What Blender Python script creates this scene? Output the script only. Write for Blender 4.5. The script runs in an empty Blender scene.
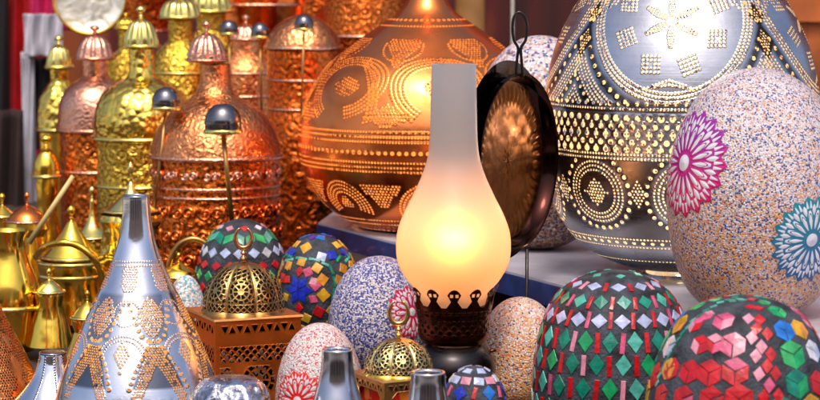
import bpy, math, random
import numpy as np
from mathutils import Vector
random.seed(7); np.random.seed(7)
PI = math.pi; TAU = 2*PI
SC = bpy.context.scene; COL = SC.collection

# ------------------------------------------------------------------ camera model
CAMZ = 1.36; CAMY = -2.5; PITCH = math.radians(6); F = 2500.0
FW = np.array([0, math.cos(PITCH), -math.sin(PITCH)]); UP = np.array([0, math.sin(PITCH), math.cos(PITCH)])
CAM = np.array([0, CAMY, CAMZ])
def ray(px, py): return FW + np.array([(px-410)/F, 0, 0]) + UP*((200-py)/F)
def at(px, py, Y):
    d = ray(px, py); t = (Y-CAMY)/d[1]
    return CAM + d*t, t/F
def proj(p):
    v = np.asarray(p)-CAM; d = v@FW
    return 410+F*v[..., 0]/d, 200-F*(v@UP)/d
TABLE = 0.90; SHELF = CAMZ-0.354

# ------------------------------------------------------------------ objects
ORIG = {}
def thing(name, label, cat, loc, group=None):
    o = bpy.data.objects.new(name, None); COL.objects.link(o); o.location = tuple(float(a) for a in loc)
    o.empty_display_size = .02
    o['label'] = label; o['category'] = cat
    if group: o['group'] = group
    ORIG[o.name] = np.array(loc, dtype=float)
    return o
def tag(o, label, cat, group=None, kind=None):
    if label: o['label'] = label
    if cat: o['category'] = cat
    if group: o['group'] = group
    if kind: o['kind'] = kind
def mesh(name, V, Fc, mats, parent=None, smooth=True, sharp=None, midx=None, attrs=None, loc=None, kind=None):
    """V: (n,3) world coordinates; Fc: (m,4) array or list of tuples"""
    V = np.asarray(V, dtype=float)
    org = ORIG[parent.name] if parent is not None else (np.array(loc, float) if loc is not None else np.zeros(3))
    me = bpy.data.meshes.new(name)
    L = V-org
    if isinstance(Fc, np.ndarray):
        nf, k = Fc.shape
        me.vertices.add(len(L)); me.vertices.foreach_set('co', L.astype(np.float32).ravel())
        me.loops.add(nf*k); me.loops.foreach_set('vertex_index', Fc.astype(np.int32).ravel())
        me.polygons.add(nf); me.polygons.foreach_set('loop_start', (np.arange(nf)*k).astype(np.int32))
        me.update(calc_edges=True)
    else:
        me.from_pydata([tuple(v) for v in L], [], [tuple(f) for f in Fc]); me.update()
    if not isinstance(mats, (list, tuple)): mats = [mats]
    for m in mats: me.materials.append(m)
    if midx is not None: me.polygons.foreach_set('material_index', np.asarray(midx, dtype=np.int32))
    me.polygons.foreach_set('use_smooth', np.full(len(me.polygons), bool(smooth)))
    if smooth and sharp:
        try: me.set_sharp_from_angle(angle=math.radians(sharp))
        except Exception: pass
    if attrs:
        for k, a in attrs.items():
            at_ = me.attributes.new(k, 'FLOAT', 'POINT'); at_.data.foreach_set('value', np.asarray(a, dtype=np.float32).ravel())
    me.update()
    o = bpy.data.objects.new(name, me); COL.objects.link(o)
    if parent is not None:
        o.parent = parent; ORIG[o.name] = org
    else:
        o.location = tuple(org); ORIG[o.name] = org
    if kind: o['kind'] = kind
    return o

# ------------------------------------------------------------------ node helpers
def newmat(name):
    m = bpy.data.materials.new(name); m.use_nodes = True
    nt = m.node_tree; nt.nodes.clear()
    out = nt.nodes.new('ShaderNodeOutputMaterial')
    return m, nt, out
class N:
    def __init__(s, nt): s.nt = nt
    def __call__(s, typ, ins=None, **kw):
        n = s.nt.nodes.new('ShaderNode'+typ)
        for k, v in kw.items(): setattr(n, k, v)
        if ins:
            for k, v in ins.items():
                sock = n.inputs[k]
                if hasattr(v, 'is_output') or isinstance(v, bpy.types.NodeSocket): s.nt.links.new(v, sock)
                else:
                    if isinstance(v, tuple) and len(v) == 3 and sock.type == 'RGBA': v = (*v, 1)
                    sock.default_value = v
        return n
    def math(s, op, a, b=None, c=None):
        n = s.nt.nodes.new('ShaderNodeMath'); n.operation = op
        for i, v in enumerate((a, b, c)):
            if v is None: continue
            if isinstance(v, bpy.types.NodeSocket): s.nt.links.new(v, n.inputs[i])
            else: n.inputs[i].default_value = v
        return n.outputs[0]
    def ramp(s, fac, stops, interp='LINEAR'):
        n = s.nt.nodes.new('ShaderNodeValToRGB'); r = n.color_ramp; r.interpolation = interp
        while len(r.elements) > 1: r.elements.remove(r.elements[-1])
        r.elements[0].position = stops[0][0]; r.elements[0].color = (*stops[0][1], 1)
        for p, c in stops[1:]:
            e = r.elements.new(p); e.color = (*c, 1)
        s.nt.links.new(fac, n.inputs[0]); return n.outputs[0]
    def mixc(s, fac, a, b, mode='MIX'):
        n = s.nt.nodes.new('ShaderNodeMix'); n.data_type = 'RGBA'; n.blend_type = mode
        for i, v in ((0, fac), (6, a), (7, b)):
            if isinstance(v, bpy.types.NodeSocket): s.nt.links.new(v, n.inputs[i])
            else: n.inputs[i].default_value = v if i == 0 else (*v, 1)
        return n.outputs[2]
    def attr(s, name):
        n = s.nt.nodes.new('ShaderNodeAttribute'); n.attribute_name = name; return n.outputs['Fac']
    def obj(s): return s.nt.nodes.new('ShaderNodeTexCoord').outputs['Object']
    def smooth(s, v, a, b):
        n = s.nt.nodes.new('ShaderNodeMapRange'); n.interpolation_type = 'SMOOTHSTEP'
        s.nt.links.new(v, n.inputs[0]); n.inputs[1].default_value = a; n.inputs[2].default_value = b
        return n.outputs[0]

def plain(name, col, rough=.5, metal=0, coat=0, bump=0, bscale=60, var=.15, vscale=20, spec=.5):
    m, nt, out = newmat(name); n = N(nt); oc = n.obj()
    no = n('TexNoise', {'Vector': oc, 'Scale': vscale, 'Detail': 4.0}).outputs['Fac']
    dk = tuple(c*(1-var) for c in col); lt = tuple(min(1, c*(1+var)) for c in col)
    c = n.ramp(no, [(.3, dk), (.7, lt)])
    p = n('BsdfPrincipled', {'Base Color': c, 'Metallic': metal, 'Roughness': rough, 'Coat Weight': coat, 'Specular IOR Level': spec})
    if bump:
        b = n('Bump', {'Height': n('TexNoise', {'Vector': oc, 'Scale': bscale, 'Detail': 5.0}).outputs['Fac'], 'Strength': bump, 'Distance': .002})
        nt.links.new(b.outputs[0], p.inputs['Normal'])
    nt.links.new(p.outputs[0], out.inputs[0]); return m

def metal(name, col, col2=None, rough=.18, emboss=0, escale=70, dent=.15, dscale=14, tarnish=.0, tcol=(.05, .02, .01), motif=0, hammer=False):
    m, nt, out = newmat(name); n = N(nt); oc = n.obj()
    no = n('TexNoise', {'Vector': oc, 'Scale': 9.0, 'Detail': 6.0, 'Roughness': .65})
    c = n.ramp(no.outputs['Fac'], [(.35, col), (.7, col2 or col)])
    if tarnish:
        t = n('TexNoise', {'Vector': oc, 'Scale': 33.0, 'Detail': 7.0, 'Roughness': .7}).outputs['Fac']
        c = n.mixc(n.math('MULTIPLY', n.smooth(t, .5, .72), tarnish), c, tcol)
    r = n.math('MULTIPLY_ADD', n('TexNoise', {'Vector': oc, 'Scale': 55.0, 'Detail': 5.0}).outputs['Fac'], rough*1.1, rough*.45)
    h = n.math('MULTIPLY', n('TexNoise', {'Vector': oc, 'Scale': float(dscale), 'Detail': 2.0}).outputs['Fac'], dent)
    if emboss:
        v = n('TexVoronoi', {'Vector': oc, 'Scale': float(escale), 'Smoothness': .4}, feature='SMOOTH_F1').outputs['Distance']
        rings = n.math('SINE', n.math('MULTIPLY', v, 14.0))
        w = n('TexNoise', {'Vector': oc, 'Scale': escale*1.3, 'Detail': 3.0, 'Distortion': 2.5}).outputs['Fac']
        e = n.math('ADD', n.math('MULTIPLY', rings, .10), n.math('MULTIPLY', w, .55))
        h = n.math('ADD', h, n.math('MULTIPLY', e, emboss))
        if motif:
            sp = n('SeparateXYZ', {0: oc})
            ang = n.math('MULTIPLY', n.math('ARCTAN2', sp.outputs[0], sp.outputs[1]), motif/TAU)
            u = n.math('SUBTRACT', n.math('FRACT', n.math('ADD', ang, 50.0)), .5); vv = n.math('SUBTRACT', n.math('FRACT', n.math('MULTIPLY', sp.outputs[2], 25.0)), .5)
            rho = n.math('SQRT', n.math('ADD', n.math('MULTIPLY', u, u), n.math('MULTIPLY', vv, vv)))
            pet = n.math('SINE', n.math('MULTIPLY', n.math('ARCTAN2', u, vv), 8.0))
            rg = n.math('SINE', n.math('ADD', n.math('MULTIPLY', rho, 26.0), n.math('MULTIPLY', pet, .9)))
            e = n.math('ADD', n.math('MULTIPLY', e, .45), n.math('MULTIPLY_ADD', rg, .17, .17))
        c = n.mixc(n.math('MULTIPLY', n.smooth(e, .34, .18), .75*min(1, emboss)), c, tuple(a*.3 for a in col))
    if hammer:
        v = n('TexVoronoi', {'Vector': oc, 'Scale': float(escale)}).outputs['Distance']
        h = n.math('ADD', h, n.math('MULTIPLY', v, -.7*hammer))
    b = n('Bump', {'Height': h, 'Strength': 1.0, 'Distance': .004})
    p = n('BsdfPrincipled', {'Base Color': c, 'Metallic': 1.0, 'Roughness': r, 'Normal': b.outputs[0]})
    nt.links.new(p.outputs[0], out.inputs[0]); return m

def pierced(name, col, col2, rough=.2, darkcol=(.012, .01, .012), inside=(.75, .5, .2), lip=.8, brushed=0, ins_rough=.55):
    """sheet metal with real see-through holes where the mesh attribute 'hole' < 1"""
    m, nt, out = newmat(name); n = N(nt); oc = n.obj()
    no = n('TexNoise', {'Vector': oc, 'Scale': 11.0, 'Detail': 6.0, 'Roughness': .6})
    c = n.ramp(no.outputs['Fac'], [(.35, col), (.68, col2)])
    dk = n.attr('dark'); hole = n.attr('hole')
    c = n.mixc(dk, c, darkcol)
    sep = n('SeparateXYZ', {0: oc})
    vec = n('CombineXYZ', {0: n.math('MULTIPLY', sep.outputs[0], 3.0), 1: n.math('MULTIPLY', sep.outputs[1], 3.0), 2: n.math('MULTIPLY', sep.outputs[2], 420.0)}).outputs[0]
    br = n('TexNoise', {'Vector': vec, 'Scale': 1.0, 'Detail': 3.0}).outputs['Fac']
    r = n.math('ADD', n.math('MULTIPLY_ADD', n('TexNoise', {'Vector': oc, 'Scale': 40.0, 'Detail': 6.0}).outputs['Fac'], rough, rough*.5), n.math('MULTIPLY', br, brushed*.25))
    h = n.math('ADD', n.math('MULTIPLY', n.smooth(hole, 1.0, 1.9), -.12*lip), n.math('MULTIPLY', no.outputs['Fac'], .35))
    h = n.math('ADD', h, n.math('MULTIPLY', br, brushed*.05))
    h = n.math('ADD', h, n.math('MULTIPLY', dk, -.1))
    b = n('Bump', {'Height': h, 'Strength': .8, 'Distance': .003})
    p = n('BsdfPrincipled', {'Base Color': c, 'Metallic': 1.0, 'Roughness': r, 'Normal': b.outputs[0]})
    pin = n('BsdfPrincipled', {'Base Color': inside, 'Metallic': .2, 'Roughness': ins_rough})
    bf = nt.nodes.new('ShaderNodeNewGeometry').outputs['Backfacing']
    mx = n('MixShader', {0: bf, 1: p.outputs[0], 2: pin.outputs[0]})
    tr = n('BsdfTransparent')
    mask = n.smooth(hole, .92, 1.08)
    m2 = n('MixShader', {0: mask, 1: tr.outputs[0], 2: mx.outputs[0]})
    nt.links.new(m2.outputs[0], out.inputs[0]); return m

def beads(name, stops, scale=430, low=None, zlo=0, zhi=.1, grout=(.5, .42, .4)):
    """surface covered in tiny glass seed beads; 'low' = second colour set, taken more often towards the bottom"""
    m, nt, out = newmat(name); n = N(nt); oc = n.obj()
    v = n('TexVoronoi', {'Vector': oc, 'Scale': float(scale), 'Randomness': .9})
    f = n('SeparateColor', {0: v.outputs['Color']}).outputs[0]
    c = n.ramp(f, stops, 'CONSTANT')
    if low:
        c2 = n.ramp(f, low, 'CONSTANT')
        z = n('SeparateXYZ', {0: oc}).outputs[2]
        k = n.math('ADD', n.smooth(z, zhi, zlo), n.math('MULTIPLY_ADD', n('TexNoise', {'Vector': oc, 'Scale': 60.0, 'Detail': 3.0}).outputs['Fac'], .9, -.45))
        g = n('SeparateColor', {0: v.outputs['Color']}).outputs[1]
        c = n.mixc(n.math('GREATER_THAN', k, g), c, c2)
    c = n.mixc(n.smooth(v.outputs['Distance'], .5, .8), c, grout)
    b = n('Bump', {'Height': v.outputs['Distance'], 'Strength': .7, 'Distance': -.0012})
    p = n('BsdfPrincipled', {'Base Color': c, 'Roughness': .28, 'Normal': b.outputs[0]})
    nt.links.new(p.outputs[0], out.inputs[0]); return m

# ------------------------------------------------------------------ lathe surfaces
def catmull(P, k=10):
    P = np.array(P, float); out = []
    Q = np.vstack([2*P[0]-P[1], P, 2*P[-1]-P[-2]])
    for i in range(1, len(Q)-2):
        a, b, c, d = Q[i-1], Q[i], Q[i+1], Q[i+2]
        for t in np.linspace(0, 1, k, endpoint=False):
            out.append(.5*((2*b)+(-a+c)*t+(2*a-5*b+4*c-d)*t*t+(-a+3*b-3*c+d)*t**3))
    out.append(P[-1]); out = np.array(out); out[:, 0] = np.maximum(out[:, 0], 0)
    return out
class Surf:
    """surface of revolution traced as (radius px, image row) on the axis plane y=Y"""
    def __init__(s, cx, Y, prof, smooth=True, ref=None):
        s.Y = Y
        P = catmull(prof) if smooth else np.array(prof, float)
        s.P = P
        ref = ref if ref is not None else float(np.mean(np.clip(P[:, 1], 0, 400)))
        p, sc = at(cx, ref, Y); s.x = p[0]; s.sc = sc; s.cx = cx
        z = []; r = []
        for rr, py in P:
            q, k = at(cx, py, Y); z.append(q[2]); r.append(rr*k)
        s.z = np.array(z); s.r = np.array(r)
        d = np.hypot(np.diff(s.r), np.diff(s.z))/sc
        s.s = np.concatenate([[0], np.cumsum(d)])
    def R(s, q): return np.interp(q, s.s, s.r)      # metres
    def Z(s, q): return np.interp(q, s.s, s.z)
    def Rp(s, q): return np.maximum(s.R(q)/s.sc, .5)  # px
    def pos(s, phi, q, off=0.0):
        r = s.R(q); z = s.Z(q)
        e = .8
        dr = s.R(q+e)-s.R(q-e); dz = s.Z(q+e)-s.Z(q-e); L = np.hypot(dr, dz)+1e-9
        nr, nz = -dz/L, dr/L
        o = off*s.sc
        rr = r+nr*o
        return np.stack([s.x+rr*np.sin(phi), s.Y-rr*np.cos(phi), z+nz*o], -1)
    def inv(s, px, py):
        """image point -> (phi, s) on the side facing the camera"""
        q = np.linspace(0, s.s[-1], 900)
        rp = s.Rp(q); t = (px-s.cx)/rp
        ok = np.abs(t) <= 1.0
        phi = np.arcsin(np.clip(t, -1, 1))
        P = s.pos(phi, q); X, Yp = proj(P)
        e = np.abs(Yp-py)+np.abs(X-px)*.3+np.where(ok, 0, 3*np.abs(t))
        i = int(np.argmin(e)); return float(phi[i]), float(q[i])
    def sy(s, py): return s.inv(s.cx, py)[1]
def grid(nph, ns):
    i = np.arange(nph); j = np.arange(ns-1)
    I, J = np.meshgrid(i, j, indexing='ij'); I2 = (I+1) % nph
    a = I*ns+J; b = I2*ns+J; c = I2*ns+J+1; d = I*ns+J+1
    return np.stack([a, d, c, b], -1).reshape(-1, 4)
def lathe(name, S, mat, parent, segs=96, rmod=None, sharp=35, q=None, **kw):
    q = S.s if q is None else q
    ph = np.arange(segs)/segs*TAU
    PH, Q = np.meshgrid(ph, q, indexing='ij')
    r = S.R(Q)
    if rmod: r = r*rmod(PH, Q)
    V = np.stack([S.x+r*np.sin(PH), S.Y-r*np.cos(PH), S.Z(Q)], -1).reshape(-1, 3)
    return mesh(name, V, grid(segs, len(q)), mat, parent, sharp=sharp, **kw)
def dense(name, S, mat, parent, step=.85, pat=None, field=None, darkf=None, q0=None, q1=None, rmod=None):
    q0 = 0 if q0 is None else q0; q1 = S.s[-1] if q1 is None else q1
    ns = int((q1-q0)/step)+2; q = np.linspace(q0, q1, ns)
    nph = int(TAU*S.Rp(q).max()/step)
    ph = np.arange(nph)/nph*TAU
    PH, Q = np.meshgrid(ph, q, indexing='ij'); RP = S.Rp(Q)
    hole = np.full(PH.shape, 3.0); dark = np.zeros(PH.shape)
    dq = q[1]-q[0]; dp = TAU/nph
    if pat is not None:
        for (p, s_, rd) in pat.d:
            if s_ < q0-4 or s_ > q1+4: continue
            rp = float(S.Rp(s_)); w = rd*2.2
            j0 = max(0, int((s_-w-q0)/dq)); j1 = min(ns, int((s_+w-q0)/dq)+2)
            if j1 <= j0: continue
            hw = int(min(w/rp/dp+1, nph/2-1)); ic = int(round(p/dp)); ii = np.arange(ic-hw, ic+hw+1) % nph
            dph = (ph[ii]-p+PI) % TAU-PI
            X = dph[:, None]*RP[ii, j0:j1]; Yq = (q[j0:j1]-s_)[None, :]
            v = np.hypot(X, Yq)/rd
            hole[ii, j0:j1] = np.minimum(hole[ii, j0:j1], v)
    if field is not None: hole = np.minimum(hole, field(PH, Q, RP))
    if darkf is not None: dark = np.clip(darkf(PH, Q, RP), 0, 1)
    r = S.R(Q)
    if rmod: r = r*rmod(PH, Q)
    V = np.stack([S.x+r*np.sin(PH), S.Y-r*np.cos(PH), S.Z(Q)], -1).reshape(-1, 3)
    return mesh(name, V, grid(nph, ns), mat, parent, attrs={'hole': hole, 'dark': dark})
class Pat:
    def __init__(s, S): s.S = S; s.d = []
    def dot(s, p, q, r): s.d.append((p % TAU, q, r*(.86 if r < 1.7 else .9)*random.uniform(.9, 1.08)))
    def row(s, py=None, q=None, pitch=4, r=1.3, off=0):
        pitch *= .85 if r < 1.7 else .95
        q = s.S.sy(py) if q is None else q
        n = max(3, int(round(TAU*float(s.S.Rp(q))/pitch)))
        for k in range(n): s.dot((k+off)/n*TAU, q, r)
    def loc(s, p0, q0, x, y, r): 
        q = q0+y
        if q < 2 or q > s.S.s[-1]-1: return
        s.dot(p0+x/float(s.S.Rp(q)), q, r)
    def curve(s, p0, q0, pts, pitch, r, keep=None, jit=0):
        pitch *= .85 if r < 1.7 else .95
        pts = np.array(pts, float); d = np.hypot(*np.diff(pts, axis=0).T); c = np.concatenate([[0], np.cumsum(d)])
        n = max(1, int(round(c[-1]/pitch)))
        for t in np.linspace(0, c[-1], n+1):
            x = np.interp(t, c, pts[:, 0]); y = np.interp(t, c, pts[:, 1])
            if keep and not keep(x, y): continue
            s.loc(p0, q0, x+random.uniform(-jit, jit), y+random.uniform(-jit, jit), r)
    def fill(s, p0, q0, fn, box, pitch, r, rot=0, jit=.25):
        pitch *= .87
        x0, x1, y0, y1 = box; c, sn = math.cos(rot), math.sin(rot); R_ = int(max(abs(x0), abs(x1), abs(y0), abs(y1))/pitch*1.5)+1
        for i in range(-R_, R_+1):
            for j in range(-R_, R_+1):
                a = (i+(.5 if j % 2 else 0))*pitch; b = j*pitch*.9
                x = a*c-b*sn; y = a*sn+b*c
                if x0 <= x <= x1 and y0 <= y <= y1 and fn(x, y):
                    s.loc(p0, q0, x+random.uniform(-jit, jit), y+random.uniform(-jit, jit), r*random.uniform(.85, 1.12))
def circ(rho, a0=0, a1=TAU, n=60, cx=0, cy=0): 
    a = np.linspace(a0, a1, n); return np.stack([cx+rho*np.cos(a), cy+rho*np.sin(a)], -1)
def wrap(a, per): return (a+per/2) % per-per/2

# ------------------------------------------------------------------ small shape builders
def tube(pts, rad, seg=10, caps=True):
    P = np.array(pts, float); n = len(P); V = []; Fc = []
    rad = np.full(n, rad) if np.isscalar(rad) else np.array(rad)
    T = np.gradient(P, axis=0); T /= (np.linalg.norm(T, axis=1)[:, None]+1e-12)
    u = np.cross(T[0], [0, 0, 1.0]); 
    if np.linalg.norm(u) < 1e-3: u = np.cross(T[0], [1.0, 0, 0])
    u /= np.linalg.norm(u)
    for i in range(n):
        u = u-T[i]*(u@T[i]); u /= np.linalg.norm(u); w = np.cross(T[i], u)
        for k in range(seg):
            a = TAU*k/seg; V.append(P[i]+rad[i]*(math.cos(a)*u+math.sin(a)*w))
    for i in range(n-1):
        for k in range(seg):
            a = i*seg+k; b = i*seg+(k+1) % seg; Fc.append((a, b, b+seg, a+seg))
    if caps: Fc.append(tuple(range(seg))[::-1]); Fc.append(tuple((n-1)*seg+k for k in range(seg)))
    return V, Fc
def spl(P, k=8):
    P = [np.array(p, float) for p in P]; Q = [2*P[0]-P[1]]+P+[2*P[-1]-P[-2]]; out = []
    for i in range(1, len(Q)-2):
        a, b, c, d = Q[i-1:i+3]
        for t in np.linspace(0, 1, k, endpoint=False): out.append(.5*((2*b)+(-a+c)*t+(2*a-5*b+4*c-d)*t*t+(-a+3*b-3*c+d)*t**3))
    out.append(P[-1]); return out
def box(x0, x1, y0, y1, z0, z1):
    V = [(x0, y0, z0), (x1, y0, z0), (x1, y1, z0), (x0, y1, z0), (x0, y0, z1), (x1, y0, z1), (x1, y1, z1), (x0, y1, z1)]
    return V, [(0, 3, 2, 1), (4, 5, 6, 7), (0, 1, 5, 4), (1, 2, 6, 5), (2, 3, 7, 6), (3, 0, 4, 7)]
def prism(poly, z0, z1):
    n = len(poly); V = [(x, y, z0) for x, y in poly]+[(x, y, z1) for x, y in poly]
    return V, [tuple(range(n))[::-1], tuple(range(n, 2*n))]+[(i, (i+1) % n, n+(i+1) % n, n+i) for i in range(n)]
def merge(parts):
    V = []; Fc = []
    for v, f in parts:
        b = len(V); V += [tuple(p) for p in v]; Fc += [tuple(i+b for i in q) for q in f]
    return V, Fc
def base_py(Y, z=TABLE): 
    # image row of a point at height z on plane y=Y (x=0)
    return float(proj(np.array([0, Y, z]))[1])

# ------------------------------------------------------------------ palette of metals
silver = metal('silver', (.82, .82, .86), (.7, .72, .78), .12)
chrome = metal('polished_steel', (.50, .51, .56), (.36, .37, .42), .14, dent=.12, tarnish=.35, tcol=(.12, .1, .1))
brass = metal('brass', (1.0, .68, .10), (.95, .52, .05), .16, dent=.5, dscale=25)
brass_emb = metal('brass_embossed', (1.0, .68, .10), (.85, .47, .05), .18, emboss=.9, escale=75, dent=.4, motif=11)
brass_ham = metal('brass_hammered', (.95, .72, .16), (.85, .55, .08), .18, hammer=True, escale=85, dent=.4)
lemon = metal('pale_brass', (.98, .85, .30), (.9, .68, .15), .17, dent=.4, dscale=30)
copper = metal('copper', (.97, .30, .07), (.90, .17, .03), .16, dent=.5, dscale=22)
copper_emb = metal('copper_embossed', (.97, .27, .05), (.85, .14, .02), .18, emboss=1.0, escale=62, dent=.4, motif=14, tarnish=.35, tcol=(.25, .02, .005))
copper_scr = metal('copper_scrolls', (.97, .25, .045), (.85, .12, .02), .2, emboss=.9, escale=48, dent=.3, motif=9, tarnish=.4, tcol=(.2, .015, .004))
copper_ham = metal('copper_hammered', (.97, .42, .18), (.90, .24, .06), .18, emboss=.5, escale=95, dent=.4)
rose = metal('rose_copper', (.97, .52, .36), (.9, .36, .2), .2, emboss=.35, escale=90, dent=.4)
bronze = metal('dark_bronze', (.10, .045, .02), (.25, .09, .03), .3, tarnish=.5)
iron = metal('black_iron', (.03, .028, .03), (.07, .06, .06), .3)
antique = metal('antique_brass', (.55, .32, .10), (.40, .21, .06), .3, tarnish=.4, dent=.2)

# ------------------------------------------------------------------ setting
def struct(name, vf, mat, **kw):
    o = mesh(name, vf[0], vf[1], mat, smooth=False, kind='structure', **kw); return o
struct('ground', ([(-60, -60, 0), (60, -60, 0), (60, 60, 0), (-60, 60, 0)], [(0, 1, 2, 3)]), plain('paving', (.46, .40, .33), .8, bump=.3, bscale=12, var=.35, vscale=1.3))

# market table
tm = plain('dark_table_cloth', (.05, .03, .025), .85, bump=.4, bscale=200, var=.4)
tb = thing('market_table', 'dark cloth covered market table under all the lamps and eggs', 'table', (0, .5, 0))
V, Fc = box(-1.5, 1.5, -.85, 2.0, TABLE-.035, TABLE)
mesh('tabletop', V, Fc, tm, tb, smooth=False)
for sx in (-1.4, 1.4):
    for sy in (-.75, 1.9):
        V, Fc = box(sx-.03, sx+.03, sy-.03, sy+.03, 0, TABLE-.035); mesh('leg', V, Fc, tm, tb, smooth=False)

# raised blue shelf with white top
shelf = thing('display_shelf', 'blue painted wooden shelf with white top under the large domed lamps', 'shelf', (.4, .3, TABLE))
ex = lambda Y: .17-.478*Y
poly = [(ex(.60), .60), (ex(-.8), -.8), (1.2, -.8), (1.2, 1.0), (ex(.6)+.05, 1.0)]
def inset(poly, d):
    c = np.mean(poly, axis=0); return [tuple(np.array(p)+(c-np.array(p))/np.linalg.norm(c-np.array(p))*d) for p in poly]
white_paint = plain('white_paint', (.50, .48, .54), .4, coat=.2, var=.3, vscale=16, bump=.4, bscale=70)
blue_paint = plain('blue_paint', (.012, .045, .19), .42, coat=.2, bump=.2, var=.55, vscale=30)
V, Fc = prism(poly, SHELF-.025, SHELF-.0025); mesh('board', V, Fc, blue_paint, shelf, smooth=False)
V, Fc = prism(inset(poly, .003), SHELF-.0024, SHELF); mesh('top_sheet', V, Fc, white_paint, shelf, smooth=False)
for (x, y) in ((.02, .8), (1.1, .9), (1.1, -.7), (.62, -.6)):
    V, Fc = box(x-.02, x+.02, y-.02, y+.02, TABLE, SHELF-.025); mesh('leg', V, Fc, blue_paint, shelf, smooth=False)

# back wall of stall: dark reddish brown boards
def wallmat():
    m, nt, out = newmat('brown_red_boards'); n = N(nt); oc = n.obj()
    s = n('SeparateXYZ', {0: oc})
    v = n('CombineXYZ', {0: n.math('MULTIPLY', s.outputs[0], 5.0), 1: 0.0, 2: n.math('MULTIPLY', s.outputs[2], .9)}).outputs[0]
    no = n('TexNoise', {'Vector': v, 'Scale': 1.6, 'Detail': 3.0, 'Distortion': .6}).outputs['Fac']
    c = n.ramp(no, [(.3, (.03, .003, .002)), (.48, (.09, .006, .003)), (.6, (.24, .05, .008)), (.75, (.07, .015, .004))])
    p = n('BsdfPrincipled', {'Base Color': c, 'Roughness': .6})
    nt.links.new(p.outputs[0], out.inputs[0]); return m
bw = []
for k in range(24):
    x0 = -2.2+k*.2; bw.append(box(x0, x0+.194, 2.3, 2.33+.004*(k % 3), 0, 2.6))
bk = mesh('plank_wall', *merge(bw), wallmat(), smooth=False, loc=(0, 2.3, 0)); tag(bk, 'dark red brown plank wall behind the whole stall', 'wall')
V, Fc = tube([(at(470, 0, 1.9)[0][0], 1.9, 0), (at(470, 0, 1.9)[0][0], 1.9, 2.4)], .026, 16)
po = mesh('wooden_post', V, Fc, plain('ochre_wood', (.42, .2, .06), .5, var=.5, vscale=9), loc=(at(470, 0, 1.9)[0][0], 1.9, 0)); tag(po, 'golden brown round post behind the neck of the large copper lamp', 'post')

ob = []
for k_ in range(5):
    a_ = at(764+k_*22, 0, 1.7)[0][0]; ob.append(box(a_, a_+.036, 1.7, 1.72, 0, 2.3))
for z_ in (.95, 1.22, 1.48): ob.append(box(at(762, 0, 1.7)[0][0], at(764+110, 0, 1.7)[0][0], 1.685, 1.6985, z_, z_+.05))
ob_ = mesh('wooden_gate', *merge(ob), plain('orange_wood', (.40, .10, .02), .5, var=.6, vscale=7), smooth=False, loc=(at(800, 0, 1.7)[0][0], 1.7, 0)); tag(ob_, 'orange brown plank gate behind the right side of the largest silver lamp', 'gate')
# cloths hanging at the far left
def cloth(name, label, cat, px0, px1, py0, py1, Y, mat, folds=3, amp=.012, taper=0):
    nx, nz = 50, 24; V = []
    a, k = at((px0+px1)/2, py1, Y)
    for i in range(nx):
        for j in range(nz):
            u = i/(nx-1); v = j/(nz-1)
            x0 = px0+taper*v; px = x0+(px1-x0)*u; p, _ = at(px, py0+(py1-py0)*v, Y)
            V.append((p[0], Y+amp*math.sin(u*folds*TAU+v*1.3)+amp*.4*math.sin(u*17+v*5), p[2]))
    Fc = [(i*nz+j, i*nz+j+1, (i+1)*nz+j+1, (i+1)*nz+j) for i in range(nx-1) for j in range(nz-1)]
    o = mesh(name, V, Fc, mat, loc=(a[0], Y, a[2]))
    md = o.modifiers.new('t', 'SOLIDIFY'); md.thickness = .002
    tag(o, label, cat, 'cloths hanging at the far left'); return o
redc = plain('red_cotton', (.62, .012, .018), .8, var=.35); whc = plain('white_cotton', (.62, .6, .66), .8, var=.2)
pinkc = plain('magenta_cotton', (.6, .01, .12), .8, var=.3); blk = plain('black_cotton', (.008, .006, .007), .9)
cloth('hanging_cloth', 'bright red cloth hanging at the far left behind white cloth', 'cloth', 7, 48, -60, 260, 1.95, redc, 3)
cloth('hanging_cloth', 'black cloth hanging at the left edge of the photo', 'cloth', -30, 9, -60, 260, 1.9, blk, 2)
cloth('hanging_cloth', 'magenta cloth at the top behind the round engraved tray', 'cloth', 30, 75, -60, 30, 1.9, pinkc, 3)
cloth('hanging_cloth', 'wide white cloth hanging over red cloth beside the tray', 'cloth', 24, 62, 14, 56, 1.82, whc, 2.5)
cloth('hanging_cloth', 'narrow white cloth strip hanging down over the red cloth', 'cloth', 22, 35, 52, 215, 1.84, whc, 1)
cloth('hanging_cloth', 'small black cloth below the wide white cloth', 'cloth', 34, 66, 58, 150, 1.86, blk, 2)
cloth('hanging_cloth', 'dark brown cloth low at the left edge above brass finials', 'cloth', -30, 24, 110, 300, 1.78, plain('brown_cotton', (.035, .018, .015), .9), 3, taper=0)

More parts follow.
